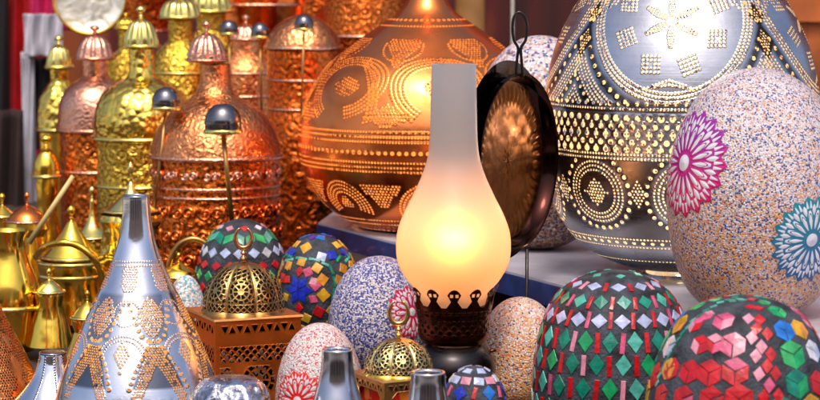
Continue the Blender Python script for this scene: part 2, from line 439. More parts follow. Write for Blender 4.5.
# ------------------------------------------------------------------ generic urn builder
def urn(name, label, cat, cx, Y, body, lid=None, knob=None, bands=(), mat=copper, lidmat=None, bandmat=None, group=None,
        lower=None, lowermat=None, flutes=14, zbase=TABLE, segs=72, lidx=None):
    yb = base_py(Y, zbase)
    body = list(body)
    r_last = body[-1][0]
    allp = body+(list(lower) if lower else [])
    endr = allp[-1][0]
    if allp[-1][1] < yb: allp2 = (lower if lower else body); allp2 = list(allp2)+[(endr*.96, yb-3), (endr*1.02, yb-1), (endr*.98, yb)]
    else: allp2 = lower if lower else body
    if lower: lower = allp2
    else: body = allp2
    p0, k0 = at(cx, 200, Y)
    t = thing(name, label, cat, (p0[0], Y, zbase), group)
    def cut(pr): 
        pr = [q for q in pr if q[1] <= yb+.5]; return pr
    S = Surf(cx, Y, cut(body), smooth=False, ref=200)
    lathe('body', S, mat, t, segs)
    if lower:
        S2 = Surf(cx, Y, cut(lower), smooth=False, ref=200); lathe('lower_body', S2, lowermat or mat, t, segs)
    for (py, r, w) in bands:
        pr = [(r-1.5, py-w), (r+1, py-w*.7), (r+1.8, py), (r+1, py+w*.7), (r-1.5, py+w)]
        lathe('band', Surf(cx, Y, catmull(pr, 4), smooth=False, ref=200), bandmat or mat, t, segs)
    if lid:
        lx = lidx if lidx is not None else cx
        Sl = Surf(lx, Y, catmull(lid, 5), smooth=False, ref=200)
        o = lathe('lid', Sl, lidmat or mat, t, 96, rmod=(lambda P, Q: 1+.05*np.cos(flutes*P)*np.clip(Q/6, 0, 1)) if flutes else None)
        r_, y_ = lid[-1]
        lathe('rim', Surf(lx, Y, catmull([(r_-1, y_-1), (r_+2, y_-.5), (r_+2.4, y_+1.5), (r_-1, y_+3)], 4), smooth=False, ref=200), bandmat or lidmat or mat, o, segs)
        if knob: lathe('knob', Surf(lx, Y, catmull(knob, 5), smooth=False, ref=200), lidmat or mat, o, 32)
    return t
def knob_at(py0, py1, r):
    h = py1-py0; return [(.2, py0), (r*.7, py0+h*.12), (r, py0+h*.3), (r*.7, py0+h*.5), (r*.35, py0+h*.6), (r*.5, py0+h*.75), (r*.4, py0+h*.85), (r*1.2, py1)]
CU = 'copper urns on the table behind'; BR = 'brass urns and pots on the table at left'

urn('copper_urn', 'large copper urn with fluted lid and embossed belly behind the green and red mosaic egg', 'urn', 216, .65,
    [(15, 64), (14.5, 72), (16, 84), (19, 92), (26, 98), (36, 103), (46, 110), (54, 119), (60, 131), (64, 143), (66, 154)],
    lid=[(3, 33), (9, 36), (14, 42), (18, 51), (19.5, 59)], knob=knob_at(20, 34, 4.5), lidmat=rose,
    lower=[(64, 158), (63, 172), (64, 188), (63, 194), (65, 215), (65, 245), (60, 268), (52, 290)], lowermat=copper_emb,
    mat=copper_ham, bands=[(155, 66, 3), (184, 64, 2), (193, 64, 2)], bandmat=rose, group=CU, lidx=208)
urn('brass_urn', 'tall brass urn with hammered shoulders and bright fluted lid left of the largest copper urn', 'urn', 143, .82,
    [(12.5, 49), (12.5, 70), (15, 77), (22, 81), (32, 86), (40, 93), (45, 103), (48, 118), (49, 134), (47, 138)],
    lid=[(4, 19), (9, 22), (13, 28), (16, 37), (17, 45)], knob=knob_at(5, 20, 5), lidmat=lemon,
    lower=[(46, 140), (45, 165), (46, 182), (46, 230), (42, 255)], lowermat=brass_emb, mat=brass_ham, bands=[(137, 49, 2.5), (184, 47, 2)], bandmat=lemon, group=BR)
urn('copper_urn', 'copper urn with pinkish shoulders standing between two brass urns', 'urn', 97, 1.02,
    [(13, 60), (12.5, 76), (16, 79), (23, 83), (30, 89), (35, 98), (37.5, 110), (39, 128)],
    lid=[(4, 34), (10, 38), (15, 46), (18, 57)], knob=knob_at(25, 35, 5), lidmat=rose, lower=[(36, 132), (35, 165), (36, 172), (36, 230)],
    lowermat=copper_emb, mat=rose, bands=[(129, 38.5, 2.3), (170, 36, 2)], bandmat=rose, group=CU)
urn('brass_urn', 'slim brass urn with ribbed lid, the leftmost beside the hanging cloths', 'urn', 61, 1.25,
    [(9, 68), (8.5, 80), (14, 88), (20, 98), (22, 112), (23, 128)],
    lid=[(3, 45), (8, 49), (11, 57), (12.5, 66)], knob=knob_at(35, 46, 4.5), lidmat=lemon, lower=[(21, 132), (20, 170), (20, 230)],
    mat=brass_ham, lowermat=brass, bands=[(129, 22.5, 2)], bandmat=lemon, group=BR)
urn('brass_urn', 'small brass urn with stacked knob lid below the slim brass urn', 'urn', 47, .98,
    [(10, 178), (11, 184), (10, 200), (9, 215), (14, 235)], lid=[(3, 149), (8, 154), (12, 163), (13.5, 175)], knob=knob_at(134, 150, 5.5), lidmat=brass,
    mat=brass, bandmat=lemon, group=BR, flutes=0)
urn('copper_urn', 'copper urn half hidden behind the fluted lid of the largest copper urn', 'urn', 247, 1.15,
    [(14, 40), (15, 52), (30, 64), (33, 72), (32, 95), (33, 200)], lid=[(3, 24), (9, 27), (13, 33), (15, 38)], knob=knob_at(14, 25, 4), mat=copper_ham,
    lidmat=rose, bands=[(72, 33, 1.8), (95, 32, 1.8)], bandmat=rose, group=CU)
urn('copper_urn', 'copper urn with domed shoulders touching the left side of the pierced copper lamp', 'urn', 304, .98,
    [(4, 14), (16, 18), (28, 26), (36, 38), (38, 46)], mat=copper_ham, lower=[(36, 50), (36, 76), (35, 110), (36, 112), (36, 170), (35, 230)], lowermat=copper_scr, bands=[(47, 38, 2), (79, 36.5, 2), (108, 36, 2)], bandmat=rose, group=CU)
urn('copper_urn', 'copper urn with embossed belly behind the slope of the pierced copper lamp', 'urn', 366, 1.3,
    [(38, -20), (42, -4), (42, 30), (43, 36), (41, 40), (41, 130)], mat=copper_emb, bands=[(35, 42.5, 2)], bandmat=rose, group=CU)
urn('copper_urn', 'copper urn high at the back whose band runs near the top edge', 'urn', 262, 1.55,
    [(30, -50), (42, -20), (44, 2), (42, 8), (41, 120)], mat=copper, bands=[(4, 44, 2.2)], bandmat=rose, group=CU)
urn('copper_urn', 'copper urn at the back top between two embossed copper urns', 'urn', 325, 1.75,
    [(30, -50), (34, -20), (34, 22), (34, 120)], mat=copper_emb, bands=[(24, 34, 2.0)], bandmat=rose, group=CU)
for (cx_, Y_, r_, top_, lab) in ((284, 1.35, 24, 40, 'copper urn with embossed belly seen between two copper urns in the back row'), (342, 1.6, 30, 10, 'copper urn far back just left of the pierced lamp slope'),
        (398, 1.85, 34, -30, 'copper urn farthest back above the neck side of the pierced copper lamp'), (228, 1.8, 30, -40, 'dark copper urn farthest back under the top edge'), (150, 1.9, 30, -30, 'copper urn far back between the brass lids')):
    urn('copper_urn', lab, 'urn', cx_, Y_, [(r_*.3, top_-14), (r_*.5, top_-8), (r_*.85, top_+6), (r_, top_+22), (r_*.97, top_+28), (r_*.95, top_+60), (r_*.98, 200)], mat=copper_scr, bands=[(top_+24, r_, 1.8), (top_+60, r_*.96, 1.8), (top_+90, r_*.97, 1.8)], bandmat=rose, group=CU)
urn('brass_urn', 'brass urn with pale lid at the top edge behind tall hammered brass urn', 'urn', 182, 1.2,
    [(12, 20), (12, 40), (24, 52), (30, 70), (31, 200)], lid=[(4, -3), (14, 2), (18, 8), (20, 16)], knob=knob_at(-16, -2, 4), mat=brass_emb, lidmat=lemon,
    bands=[(72, 30, 2)], bandmat=lemon, group=BR)
urn('brass_urn', 'brass urn with bright lid at the top edge above silver ladles', 'urn', 212, 1.45,
    [(14, 12), (14, 30), (26, 44), (30, 200)], lid=[(4, -14), (14, -8), (19, 0), (21, 10)], knob=knob_at(-26, -13, 4), mat=brass_emb, lidmat=lemon, group=BR)
urn('brass_urn', 'dark gold urn right behind the pinkish copper urn', 'urn', 128, 1.35,
    [(8, 28), (8, 50), (20, 60), (24, 80), (24, 200)], lid=[(3, 17), (6, 19), (9, 22), (10, 27)], knob=knob_at(12, 18, 3.5), mat=brass_emb, lidmat=brass, group=BR)

def scrolls(t, cx, Y, rows, r_px, n, size, mat):
    parts = []; p0, k = at(cx, 200, Y)
    for ri, py in enumerate(rows):
        z0 = at(cx, py, Y)[0][2]
        for j in range(n):
            a0 = (j+.5*(ri % 2))/n*TAU
            for sg in (1, -1):
                P = []
                for q in np.linspace(0, 1, 20):
                    rho = size*(1-.82*q)*.5; an = sg*(q*TAU*1.35+.6)
                    x = sg*size*.5*.95+rho*math.cos(an)*sg; y = rho*math.sin(an)
                    ph = a0+x/r_px; P.append((p0[0]+(r_px+.3)*k*math.sin(ph), Y-(r_px+.3)*k*math.cos(ph), z0+y*k))
                parts.append(tube(P, list(np.linspace(1.5, .9, 20)*k), 6, False))
                ph = a0+sg*size*.5*.95/r_px; c_ = (p0[0]+(r_px+.2)*k*math.sin(ph), Y-(r_px+.2)*k*math.cos(ph))
                parts.append(tube([(c_[0], c_[1], z0-1.2*k), (c_[0], c_[1], z0), (c_[0], c_[1], z0+1.2*k)], [.6*k, 1.9*k, .6*k], 8))
            ph = a0+size*1.05/r_px; parts.append(tube([(p0[0]+r_px*k*math.sin(ph), Y-r_px*k*math.cos(ph), z0+dz*k) for dz in (-size*.5, -size*.2, size*.2, size*.5)], [.4*k, 1.5*k, 1.5*k, .4*k], 8))
    V, Fc = merge(parts); mesh('scroll_relief', V, Fc, mat, t)
TH = {o.get('label'): o for o in bpy.data.objects if o.get('label')}
scrolls(TH['large copper urn with fluted lid and embossed belly behind the green and red mosaic egg'], 216, .65, (207, 230, 254), 65, 14, 12, copper)
scrolls(TH['large copper urn with fluted lid and embossed belly behind the green and red mosaic egg'], 216, .65, (171,), 64, 18, 8, rose)

# brass pots at the lower left
def handle(parent, name, px, Y, rad, mat, k=None):
    P = [at(a, b, Y+(c if len(q) > 2 else 0))[0] for q in px for a, b, c in [(q+(0,))[:3]]]
    V, Fc = tube(spl(P), rad, 12); return mesh(name, V, Fc, mat, parent)
urn('brass_jug', 'plain brass jug with open round rim at the left edge', 'jug', 7, .22,
    [(17, 234), (19, 231), (20.5, 230), (20.5, 232), (17.5, 238), (18.5, 252), (23, 266), (29, 280), (32, 294), (33, 303), (31, 312), (29, 330), (25, 350), (26, 380)], mat=brass, bands=[(306, 34, 3)], bandmat=lemon, group=BR)
g2 = urn('brass_coffee_pot', 'brass coffee pot with thick arched handle between the jug and the silver cone lamp', 'coffee pot', 71, .42,
    [(33, 260), (34, 268), (32, 275), (30, 282), (33, 300), (35, 320), (30, 345), (28, 370)], lid=[(4, 222), (10, 232), (20, 246), (29, 256)], knob=knob_at(205, 223, 4), mat=brass, lidmat=brass,
    bands=[(262, 33, 2.5), (275, 32, 2.5)], bandmat=lemon, group=BR, flutes=0)
handle(g2, 'handle', [(36, 257, -.02), (44, 248, -.05), (60, 243, -.07), (78, 246, -.07), (93, 258, -.07), (101, 275, -.06), (103, 300, -.04)], .42, .0042, brass)
handle(g2, 'spout', [(44, 300, -.02), (32, 292, -.04), (26, 270, -.05), (22, 250, -.05)], .42, [.009]*16+[.006]*9, brass)
urn('brass_coffee_pot', 'brass coffee pot with a tall cone finial behind the arched handle', 'coffee pot', 92, .62,
    [(24, 238), (25, 244), (22, 252), (26, 270), (28, 300), (26, 340)], lid=[(2, 200), (3, 214), (8, 226), (20, 236)], knob=knob_at(186, 201, 3), mat=brass_emb, lidmat=lemon, bandmat=lemon, group=BR, flutes=0)
g4 = urn('brass_coffee_pot', 'brass coffee pot whose pale finial rises just behind the silver cone lamp tip', 'coffee pot', 131, .46,
    [(30, 214), (32, 220), (28, 230), (32, 250), (34, 290), (30, 340)], lid=[(3, 184), (6, 192), (14, 200), (26, 210)], knob=knob_at(162, 185, 3), mat=brass_ham, lidmat=lemon, bandmat=lemon, group=BR, flutes=0)
urn('brass_coffee_pot', 'brass coffee pot with copper colored lid left of the pale stick', 'coffee pot', 27, .6,
    [(21, 222), (22, 228), (18, 236), (22, 255), (25, 290), (22, 320)], lid=[(2, 205), (8, 208), (15, 213), (20, 220)], knob=knob_at(192, 206, 2.5), mat=brass, lidmat=copper, bandmat=rose, group=BR, flutes=0)
urn('brass_coffee_pot', 'small brass coffee pot at the left edge behind the jug', 'coffee pot', 2, .75,
    [(14, 216), (15, 222), (12, 232), (16, 250), (16, 290)], lid=[(2, 206), (5, 208), (10, 212), (14, 215)], knob=knob_at(193, 207, 3), mat=brass, lidmat=brass, bandmat=lemon, group=BR, flutes=0)
urn('brass_coffee_pot', 'brass coffee pot partly hidden behind the left slope of the silver teardrop lamp', 'coffee pot', 86, .06,
    [(15, 318), (16, 322), (13, 332), (20, 350), (27, 370), (24, 390)], lid=[(2, 302), (7, 306), (12, 312), (15, 317)], knob=knob_at(290, 303, 2.5), mat=brass, lidmat=brass, bandmat=lemon, group=BR, flutes=0)
urn('brass_coffee_pot', 'brass coffee pot low between the jug and the small silver lamp', 'coffee pot', 48, .2,
    [(14, 292), (15, 296), (13, 304), (18, 320), (24, 345), (22, 372)], lid=[(2, 280), (7, 283), (11, 287), (14, 291)], knob=knob_at(268, 281, 2.5), mat=brass, lidmat=lemon, bandmat=lemon, group=BR, flutes=0)
g6 = urn('brass_coffee_pot', 'brass coffee pot with hooked handle below the embossed copper urn', 'coffee pot', 178, .40,
    [(20, 276), (21, 281), (18, 290), (24, 310), (26, 340)], lid=[(2, 262), (8, 266), (15, 270), (19, 275)], knob=knob_at(252, 263, 2.5), mat=brass, lidmat=brass, bandmat=lemon, group=BR, flutes=0)
handle(g6, 'handle', [(168, 276), (171, 258), (180, 244), (193, 239), (205, 243), (211, 252)], .40, .0036, antique)
V, Fc = tube([at(29, 243, .34)[0], at(73, 176, .34)[0]], [.0034, .0026], 10)
o = mesh('spoon_handle', V, Fc, plain('pale_wood', (.75, .55, .2), .5), loc=at(29, 243, .34)[0]); tag(o, 'pale yellow wooden stick leaning across the brass coffee pots', 'stick')

# ladles
def ladle(label, cx, cy, r, Y, tx, ty):
    p0, k = at(cx, ty, Y)
    t = thing('ladle', label, 'ladle', (p0[0], Y, p0[2]), 'silver domed ladles standing among the urns')
    S = Surf(cx, Y, [(.2, cy-r*.8), (r*.45, cy-r*.72), (r*.8, cy-r*.4), (r, cy+r*.1), (r*.98, cy+r*.6)], ref=cy)
    lathe('bowl', S, metal_dark, t, 40)
    S = Surf(cx, Y, [(r*.9, cy+r*.55), (r*1.04, cy+r*.62), (r*1.04, cy+r*.8), (r*.8, cy+r*.86), (r*.3, cy+r*.95), (.2, cy+r*1.1)], ref=cy); lathe('collar', S, lemon, t, 40)
    V, Fc = tube([at(cx, cy+r*.8, Y)[0], at(tx, ty, Y)[0]], .0022*max(.7, r/14), 8); mesh('stick', V, Fc, antique, t)
metal_dark = metal('steel_bowl', (.24, .24, .26), (.11, .11, .12), .2, dent=.5, tarnish=.5)
ladle('large silver domed ladle on bronze stick before the largest copper urn', 223, 118, 18.5, .44, 232, 222)
ladle('silver domed ladle before the hammered shoulders of the tall brass urn', 166, 98, 14, .60, 152, 235)
ladle('small silver domed ladle nearest the fluted lid of the largest copper urn', 229, 27, 9, 1.02, 231, 120)
ladle('small silver domed ladle in the middle of the back row', 260, 30, 9.5, 1.0, 262, 130)
ladle('small silver domed ladle in front of the domed copper urn', 304, 22, 9.5, .84, 301, 125)

# hanging engraved tray
def traymat():
    m, nt, out = newmat('engraved_tray'); n = N(nt); oc = n.obj()
    w = n('TexNoise', {'Vector': oc, 'Scale': 30.0, 'Detail': 4.0, 'Distortion': 1.5}).outputs['Fac']
    c = n.ramp(w, [(.35, (.4, .33, .2)), (.5, (.72, .68, .55)), (.7, (.9, .88, .8))])
    b = n('Bump', {'Height': w, 'Strength': .6, 'Distance': .004})
    p = n('BsdfPrincipled', {'Base Color': c, 'Metallic': .8, 'Roughness': .4, 'Normal': b.outputs[0]})
    nt.links.new(p.outputs[0], out.inputs[0]); return m
c0, k = at(90, -2, 1.7); tr = thing('round_tray', 'round engraved silver tray with gold rim hanging above the copper urns', 'tray', c0)
def disc(c, prof, mat, name, parent, nrm, up=(0, 0, 1), segs=80, rmod=None):
    nrm = np.array(nrm, float)/np.linalg.norm(nrm); t1 = np.cross(up, nrm); t1 /= np.linalg.norm(t1); t2 = np.cross(nrm, t1)
    V = []; pr = prof
    for i in range(segs):
        a = TAU*i/segs
        for (r, h) in pr:
            hh = h+(rmod(a, r) if rmod else 0)
            V.append(np.array(c)+r*(math.cos(a)*t1+math.sin(a)*t2)+nrm*hh)
    return mesh(name, np.array(V), grid(segs, len(pr)), mat, parent, sharp=50)
disc(c0, [(x*k, h*k) for x, h in ((.1, 0), (10, .3), (20, 0), (30, 1), (34, 3))], traymat(), 'plate', tr, (0.05, -1, .1))
disc(c0, [(x*k, h*k) for x, h in ((34, 3), (35.5, 4), (37, 3), (36.5, 1.5), (34, -.5), (.1, -1.5))], brass, 'rim', tr, (0.05, -1, .1))

# ------------------------------------------------------------------ big pierced copper lamp
def lamp_light(parent, loc, power, col, rad=.012):
    l = bpy.data.lights.new('bulb_light', 'POINT'); l.energy = power; l.color = col; l.shadow_soft_size = rad
    o = bpy.data.objects.new('bulb_light', l); COL.objects.link(o); o.parent = parent; o.location = tuple(np.array(loc)-ORIG[parent.name])
def foot(parent, cx, Y, r, py_top, z, mat, name='foot'):
    yb = base_py(Y, z)
    S = Surf(cx, Y, [(r*.8, py_top), (r*.85, py_top+(yb-py_top)*.4), (r, yb-1.5), (r, yb)], smooth=False, ref=200); return lathe(name, S, mat, parent, 64)

Y1 = .55
prof = [(9, -60), (10, -40), (13, -18), (20, 0), (29, 12), (46, 24), (62, 35), (82, 50), (99, 64), (112, 80), (121, 98), (127, 118), (129, 138), (127, 158), (120, 178), (108, 197), (92, 212), (70, 224), (40, 231)]
yb1 = base_py(Y1, SHELF)
S = Surf(427, Y1, prof, ref=130)
D1 = thing('copper_lamp', 'large onion shaped copper lamp pierced with dotted scrolls behind the frosted oil lamp', 'lamp', (S.x, Y1, SHELF), 'large pierced metal lamps')
P = Pat(S)
for py, pitch, r in ((20, 6, 2.0), (26, 3.8, 1.3), (133, 3.6, 1.35), (138, 3.6, 1.35), (143, 3.6, 1.3), (154, 7.2, 2.3), (164, 3.8, 1.3), (168.5, 3.8, 1.3), (173, 3.8, 1.3), (222, 3.8, 1.3), (226, 3.8, 1.3), (232, 6, 1.8)):
    P.row(py, pitch=pitch, r=r)
qA = S.sy(88); qT = S.sy(48); qB = S.sy(198); qr = S.sy(128); q30 = S.sy(29); qc = S.sy(178); qd = S.sy(218)
def lim(q0, a, b): return lambda x, y: a < q0+y < b
nA = 7; stepA = TAU/nA
for k in range(nA):
    p0 = k*stepA+.12
    # curling scroll of four dotted rows ending in a filled eye
    for j in range(4):
        pts = []
        for a in np.linspace(0, TAU*.86, 60):
            rho = 34+j*3.9-a*1.7; pts.append((rho*math.cos(a+2.2)*1.15, rho*math.sin(a+2.2)*.9))
        P.curve(p0, qA, pts, 3.9, 1.35, lim(qA, q30, qr))
    P.fill(p0, qA, lambda x, y: (x/16)**2+(y/10.5)**2 < 1, (-18, 18, -14, 14), 3.9, 1.3, rot=.3)
    p1 = p0+stepA/2
    for j in range(3): P.curve(p1, qA, [(-30-j*4+18*math.sin(t*2.2), -34+68*t+j) for t in np.linspace(0, 1, 30)], 3.9, 1.3, lambda x, y: q30 < qA+y < qr and abs(x) < 40)
    P.fill(p1, S.sy(118), lambda x, y: abs(x)/24+abs(y)/14 < 1, (-26, 26, -15, 12), 3.9, 1.3)
    P.fill(p1, qT, lambda x, y: abs(x) < 15*(1-y/34) and y > -14, (-16, 16, -14, 30), 3.9, 1.25)
    P.curve(p1, qT, circ(20, -PI*.1, PI*1.1, 40), 3.9, 1.3, lim(qT, q30, qr))
nB = 8
for k in range(nB):
    p0 = k*TAU/nB
    for j in range(4): P.curve(p0, qB, circ(15+j*4.0, PI*.86, TAU+PI*.14, 40, 0, 12), 3.9, 1.3, lim(qB, qc, qd))
    P.fill(p0, qB, lambda x, y: x*x+(y-10)**2 < 60, (-10, 10, 0, 20), 3.8, 1.3)
    P.fill(p0+TAU/nB/2, qB, lambda x, y: abs(x) < 4+.75*(12-y) and y < 14, (-26, 26, -14, 16), 3.9, 1.3)
cop_p = pierced('pierced_copper', (1.0, .22, .045), (1.0, .32, .10), .23, darkcol=(.42, .07, .012), inside=(.98, .58, .2))
n_in = stepA
def dk1(PH, Q, RP):
    x = wrap(PH-.12, stepA)*RP; y = Q-qA
    a = np.clip(1.4-np.abs(np.hypot(x/1.15, y/.9)-22)/4, 0, 1)*.55
    b = np.where((Q > S.sy(146)) & (Q < S.sy(161)), .35, 0)
    c = np.where((Q > qc), .35, 0)
    return np.maximum(np.maximum(a*.35, b*.4), c*.2)
dense('shade', S, cop_p, D1, .8, P, darkf=dk1)
foot(D1, 427, Y1, 46, 230, SHELF, copper)
b_, _ = at(427, 140, Y1); lamp_light(D1, b_, .38, (1, .58, .22))

# ------------------------------------------------------------------ big pierced silver lamp
Y2 = .12
prof = [(12, -190), (15, -150), (22, -112), (36, -82), (60, -50), (88, -20), (105, 2), (116, 22), (125, 42), (132, 66), (136.5, 92), (138, 118), (137.5, 145), (135, 170), (130, 192), (121, 215), (106, 236), (84, 253), (56, 264), (36, 268)]
S2 = Surf(681, Y2, prof, ref=120)
D2 = thing('silver_lamp', 'largest silver lamp pierced with star medallions and a scrollwork belt behind the speckled egg', 'lamp', (S2.x, Y2, SHELF), 'large pierced metal lamps')
P = Pat(S2); n2 = 4; st2 = TAU/n2
pA, qA2 = S2.inv(659, 21)
qb0, qb1 = S2.sy(114), S2.sy(152)
qtop = S2.sy(107)
def top_ok(x, y): return qA2+y < qtop and abs(x) < 107 and not (abs(abs(x)-108.5)/19+abs(y-10)/36 < 1) and not (abs(abs(x)-108.5)/13+abs(y+55)/20 < 1)
for k in range(n2):
    p0 = pA+k*st2
    for j in range(6):
        a = PI/2+j*PI/3
        for t in np.arange(6, 29, 3.0):
            w = 2.3*math.sin(min(1, (t-3)/22)*PI*.9)
            for sgn in (-1, 0, 1): P.loc(p0, qA2, t*math.cos(a)-sgn*w*math.sin(a)*1.1, t*math.sin(a)+sgn*w*math.cos(a)*1.1, 1.2)
    for j in range(8):
        a = PI/8+j*PI/4; cx_, cy_ = 48*math.cos(a), 48*math.sin(a); rot = a if j % 2 else 0
        for u in range(-2, 3):
            for v in range(-2, 3):
                if j % 2 == 0 and u == 0 and v == 0: continue
                x = u*3.9; y = v*3.9; P.loc(p0, qA2, cx_+x*math.cos(rot)-y*math.sin(rot), cy_+x*math.sin(rot)+y*math.cos(rot), 1.35)
    P.curve(p0, qA2, [(-24, 68), (0, 64), (24, 68)], 4, 1.3); P.curve(p0, qA2, [(-16, 65), (0, 60), (16, 65)], 4, 1.3)
    for rho in (72.5, 76.7, 81): P.curve(p0, qA2, circ(rho, n=140), 4.1, 1.4, top_ok)
    P.curve(p0, qA2, circ(91.5, n=140), 10.5, 2.5, top_ok)
    for rho in (101, 105.2, 109.5, 113.7): P.curve(p0, qA2, circ(rho, n=140), 4.1, 1.35, top_ok)
    for rho in (118, ): P.curve(p0, qA2, circ(rho, n=140), 9, 2.1, top_ok)
    for rho in (126, 130.2): P.curve(p0, qA2, circ(rho, n=140), 4.2, 1.3, lambda x, y: top_ok(x, y) and y > 0)
    p1 = p0+st2/2
    P.fill(p1, qA2, lambda x, y: abs(x)/6.5+abs(y-22)/13 < 1, (-9, 9, 5, 36), 3.5, 1.25)
    P.fill(p1, qA2, lambda x, y: abs(x)/5+abs(y+6)/10 < 1, (-9, 9, -16, 8), 3.5, 1.25)
    for y in np.arange(-110, -78, 9): P.loc(p1, qA2, 0, y, 2.2)
P.row(q=qb0-8, pitch=10, r=2.1); P.row(q=qb0-3.2, pitch=4, r=1.25)
P.row(q=qb1+4, pitch=4.1, r=1.3); P.row(q=qb1+8.2, pitch=4.1, r=1.3)
# scrollwork belt: rows of large openings
nb = int(TAU*138/11.2)
for k in range(nb):
    for (dy, off, r) in ((5.5, 0, 3.6), (13.5, .5, 3.1), (21, 0, 3.3), (28.5, .5, 3.2), (35.5, 0, 3.5), (9.5, .5, 1.3), (17, .0, 1.2), (25, 0, 1.2), (32, 0, 1.2)):
        P.dot((k+off)/nb*TAU, qb0+dy, r)
nC = 9; qC = S2.sy(196); qe = S2.sy(240)
for k in range(nC):
    p0 = pA+.13+k*TAU/nC
    for rho in (22, 26.2, 30.4): P.curve(p0, qC, circ(rho, n=80), 4.1, 1.35, lambda x, y: qb1+12 < qC+y < qe)
    P.curve(p0, qC, circ(38, n=80), 9, 2.4, lambda x, y: qb1+12 < qC+y < qe+6)
    P.fill(p0, qC, lambda x, y: abs(x)+abs(y) < 15, (-15, 15, -15, 15), 4, 1.4)
    P.fill(p0+TAU/nC/2, qC, lambda x, y: abs(x)/7+abs(y)/18 < 1, (-9, 9, -18, 18), 4, 1.35)
P.row(q=qe+2, pitch=4.2, r=1.35); P.row(q=qe+7, pitch=10, r=2.2); P.row(q=qe+13, pitch=4.2, r=1.2); P.row(q=qe+38, pitch=4.2, r=1.2)
def dk2(PH, Q, RP):
    x = wrap(PH-pA, st2)*RP; y = Q-qA2; rho = np.hypot(x, y)
    up = Q < qtop+3
    a = np.where(up, np.clip(1.5-np.abs(rho-91.5)/5, 0, 1)*.85, 0)  # dark reflection painted in as a ring around the medallion
    a = np.maximum(a, np.where(up, np.clip(1.5-np.abs(rho-118)/4, 0, 1)*.8, 0))
    xb = wrap(PH-pA-st2/2, st2)*RP
    def dia(y0, w, h): return np.clip((1-(np.abs(xb)/w+np.abs(y-y0)/h))*6, 0, 1)
    a = np.maximum(a, np.maximum(dia(22, 14, 22), np.maximum(dia(-6, 11, 16), dia(-55, 10, 18)))*.97)
    a = np.where((Q > qtop-2) & (Q < qb0), np.maximum(a, .5), a)
    # darker tone around the lower circles and along the belt
    xc = wrap(PH-pA-.13, TAU/nC)*RP; yc = Q-qC; rc = np.hypot(xc, yc)
    low = (Q > qb1+10) & (Q < qe+10)
    wv = .5+.5*np.sin(PH*5.3+1.2)*np.cos(Q*.021+PH*1.7)
    a = np.where(low, np.maximum(a, np.clip((rc-33)/3, 0, 1)*(.15+.7*wv)), a)
    a = np.where(low, np.maximum(a, np.clip(1.4-np.abs(rc-18)/2.5, 0, 1)*.4*wv), a)
    belt = (Q > qb0) & (Q < qb1)
    ang = np.sin(wrap(PH, TAU/nb)*RP*TAU/11.2)*.5
    a = np.where(belt, .16+.16*np.sin((Q-qb0)*1.7)*np.cos(PH*nb), a)
    return a
sil_p = pierced('pierced_silver', (.48, .49, .54), (.66, .67, .71), .2, darkcol=(.05, .028, .02), inside=(.95, .84, .62), brushed=.7, lip=1.3)
dense('shade', S2, sil_p, D2, .78, P, darkf=dk2)
foot(D2, 681, Y2, 40, 267, SHELF, silver)
b_, _ = at(681, 130, Y2); lamp_light(D2, b_, .36, (1, .72, .44))

# ------------------------------------------------------------------ front silver teardrop lamp
Y3 = -.25; ybT = base_py(Y3)
prof = [(13.2, 196), (13.6, 205), (15, 220), (18.5, 240), (25, 260), (33, 279), (43, 299), (52.5, 318), (63, 342), (74, 369), (82, 395), (87, 420), (86, 445), (76, 465), (56, 480), (40, 486)]
S3 = Surf(137.5, Y3, prof, ref=300)
D3 = thing('silver_lamp', 'tall silver teardrop lamp pierced with gold dots standing front left', 'lamp', (S3.x, Y3, TABLE))
P = Pat(S3); n3 = 6; st3 = TAU/n3; ph3 = .38; q3 = S3.sy(338)
P.row(262, pitch=3.2, r=.8); P.row(266, pitch=3.2, r=.8)
for k in range(n3):
    p0 = ph3+k*st3
    P.fill(p0, q3, lambda x, y: abs(x) < 12*math.sin(max(0, min(1, (y+42)/44))*PI)**.8 and y > -42, (-14, 14, -42, 2), 3.2, 1.1)
    P.fill(p0, q3, lambda x, y: (y > 8) and (y < 66) and abs(x) < 6+(y-8)*.42 and abs(x) > (y-26)*.55, (-34, 34, 8, 66), 3.3, 1.2)
    p1 = p0+st3/2
    P.fill(p1, q3, lambda x, y: abs(x) < 4.5+max(0, 6-abs(y+58)*.35), (-8, 8, -74, -46), 3.2, 1.0)
    P.curve(p1, q3, circ(21, -PI*.95, -PI*.05, 30, 0, 24), 3.3, .95); P.curve(p1, q3, circ(25, -PI*.95, -PI*.05, 30, 0, 24), 3.3, .95); P.curve(p1, q3, circ(13, 0, TAU, 30, 0, -24), 3.3, .9)
    P.fill(p1, q3, lambda x, y: abs(x)/9+abs(y-18)/18 < 1, (-12, 12, -2, 40), 3.8, 1.35)
    P.curve(p0, q3, [(-20, -34), (-17, -18), (-13, -2), (-4, 5), (4, 5), (13, -2), (17, -18), (20, -34)], 7, 1.9)
    P.curve(p0, q3, [(-4, 5), (-12, 18), (-22, 34), (-30, 52)], 7.5, 1.9); P.curve(p0, q3, [(4, 5), (12, 18), (22, 34), (30, 52)], 7.5, 1.9)
P.row(q=q3+74, pitch=9, r=2.5)
def dk3(PH, Q, RP):
    x = wrap(PH-ph3, st3)*RP; y = Q-q3
    a = np.clip((17-np.abs(x))/3, 0, 1)*np.clip((6-y)/3, 0, 1)*np.clip((y+46)/4, 0, 1)*.45
    b = np.clip((y-8)/3, 0, 1)*np.clip((54-y)/3, 0, 1)*np.clip((7+(y-8)*.42-np.abs(x))/2+1, 0, 1)*.75
    return np.maximum(a, b)
sil3 = pierced('pierced_polished_silver', (.62, .65, .73), (.80, .80, .85), .13, darkcol=(.01, .012, .03), inside=(.95, .6, .2), brushed=.25)
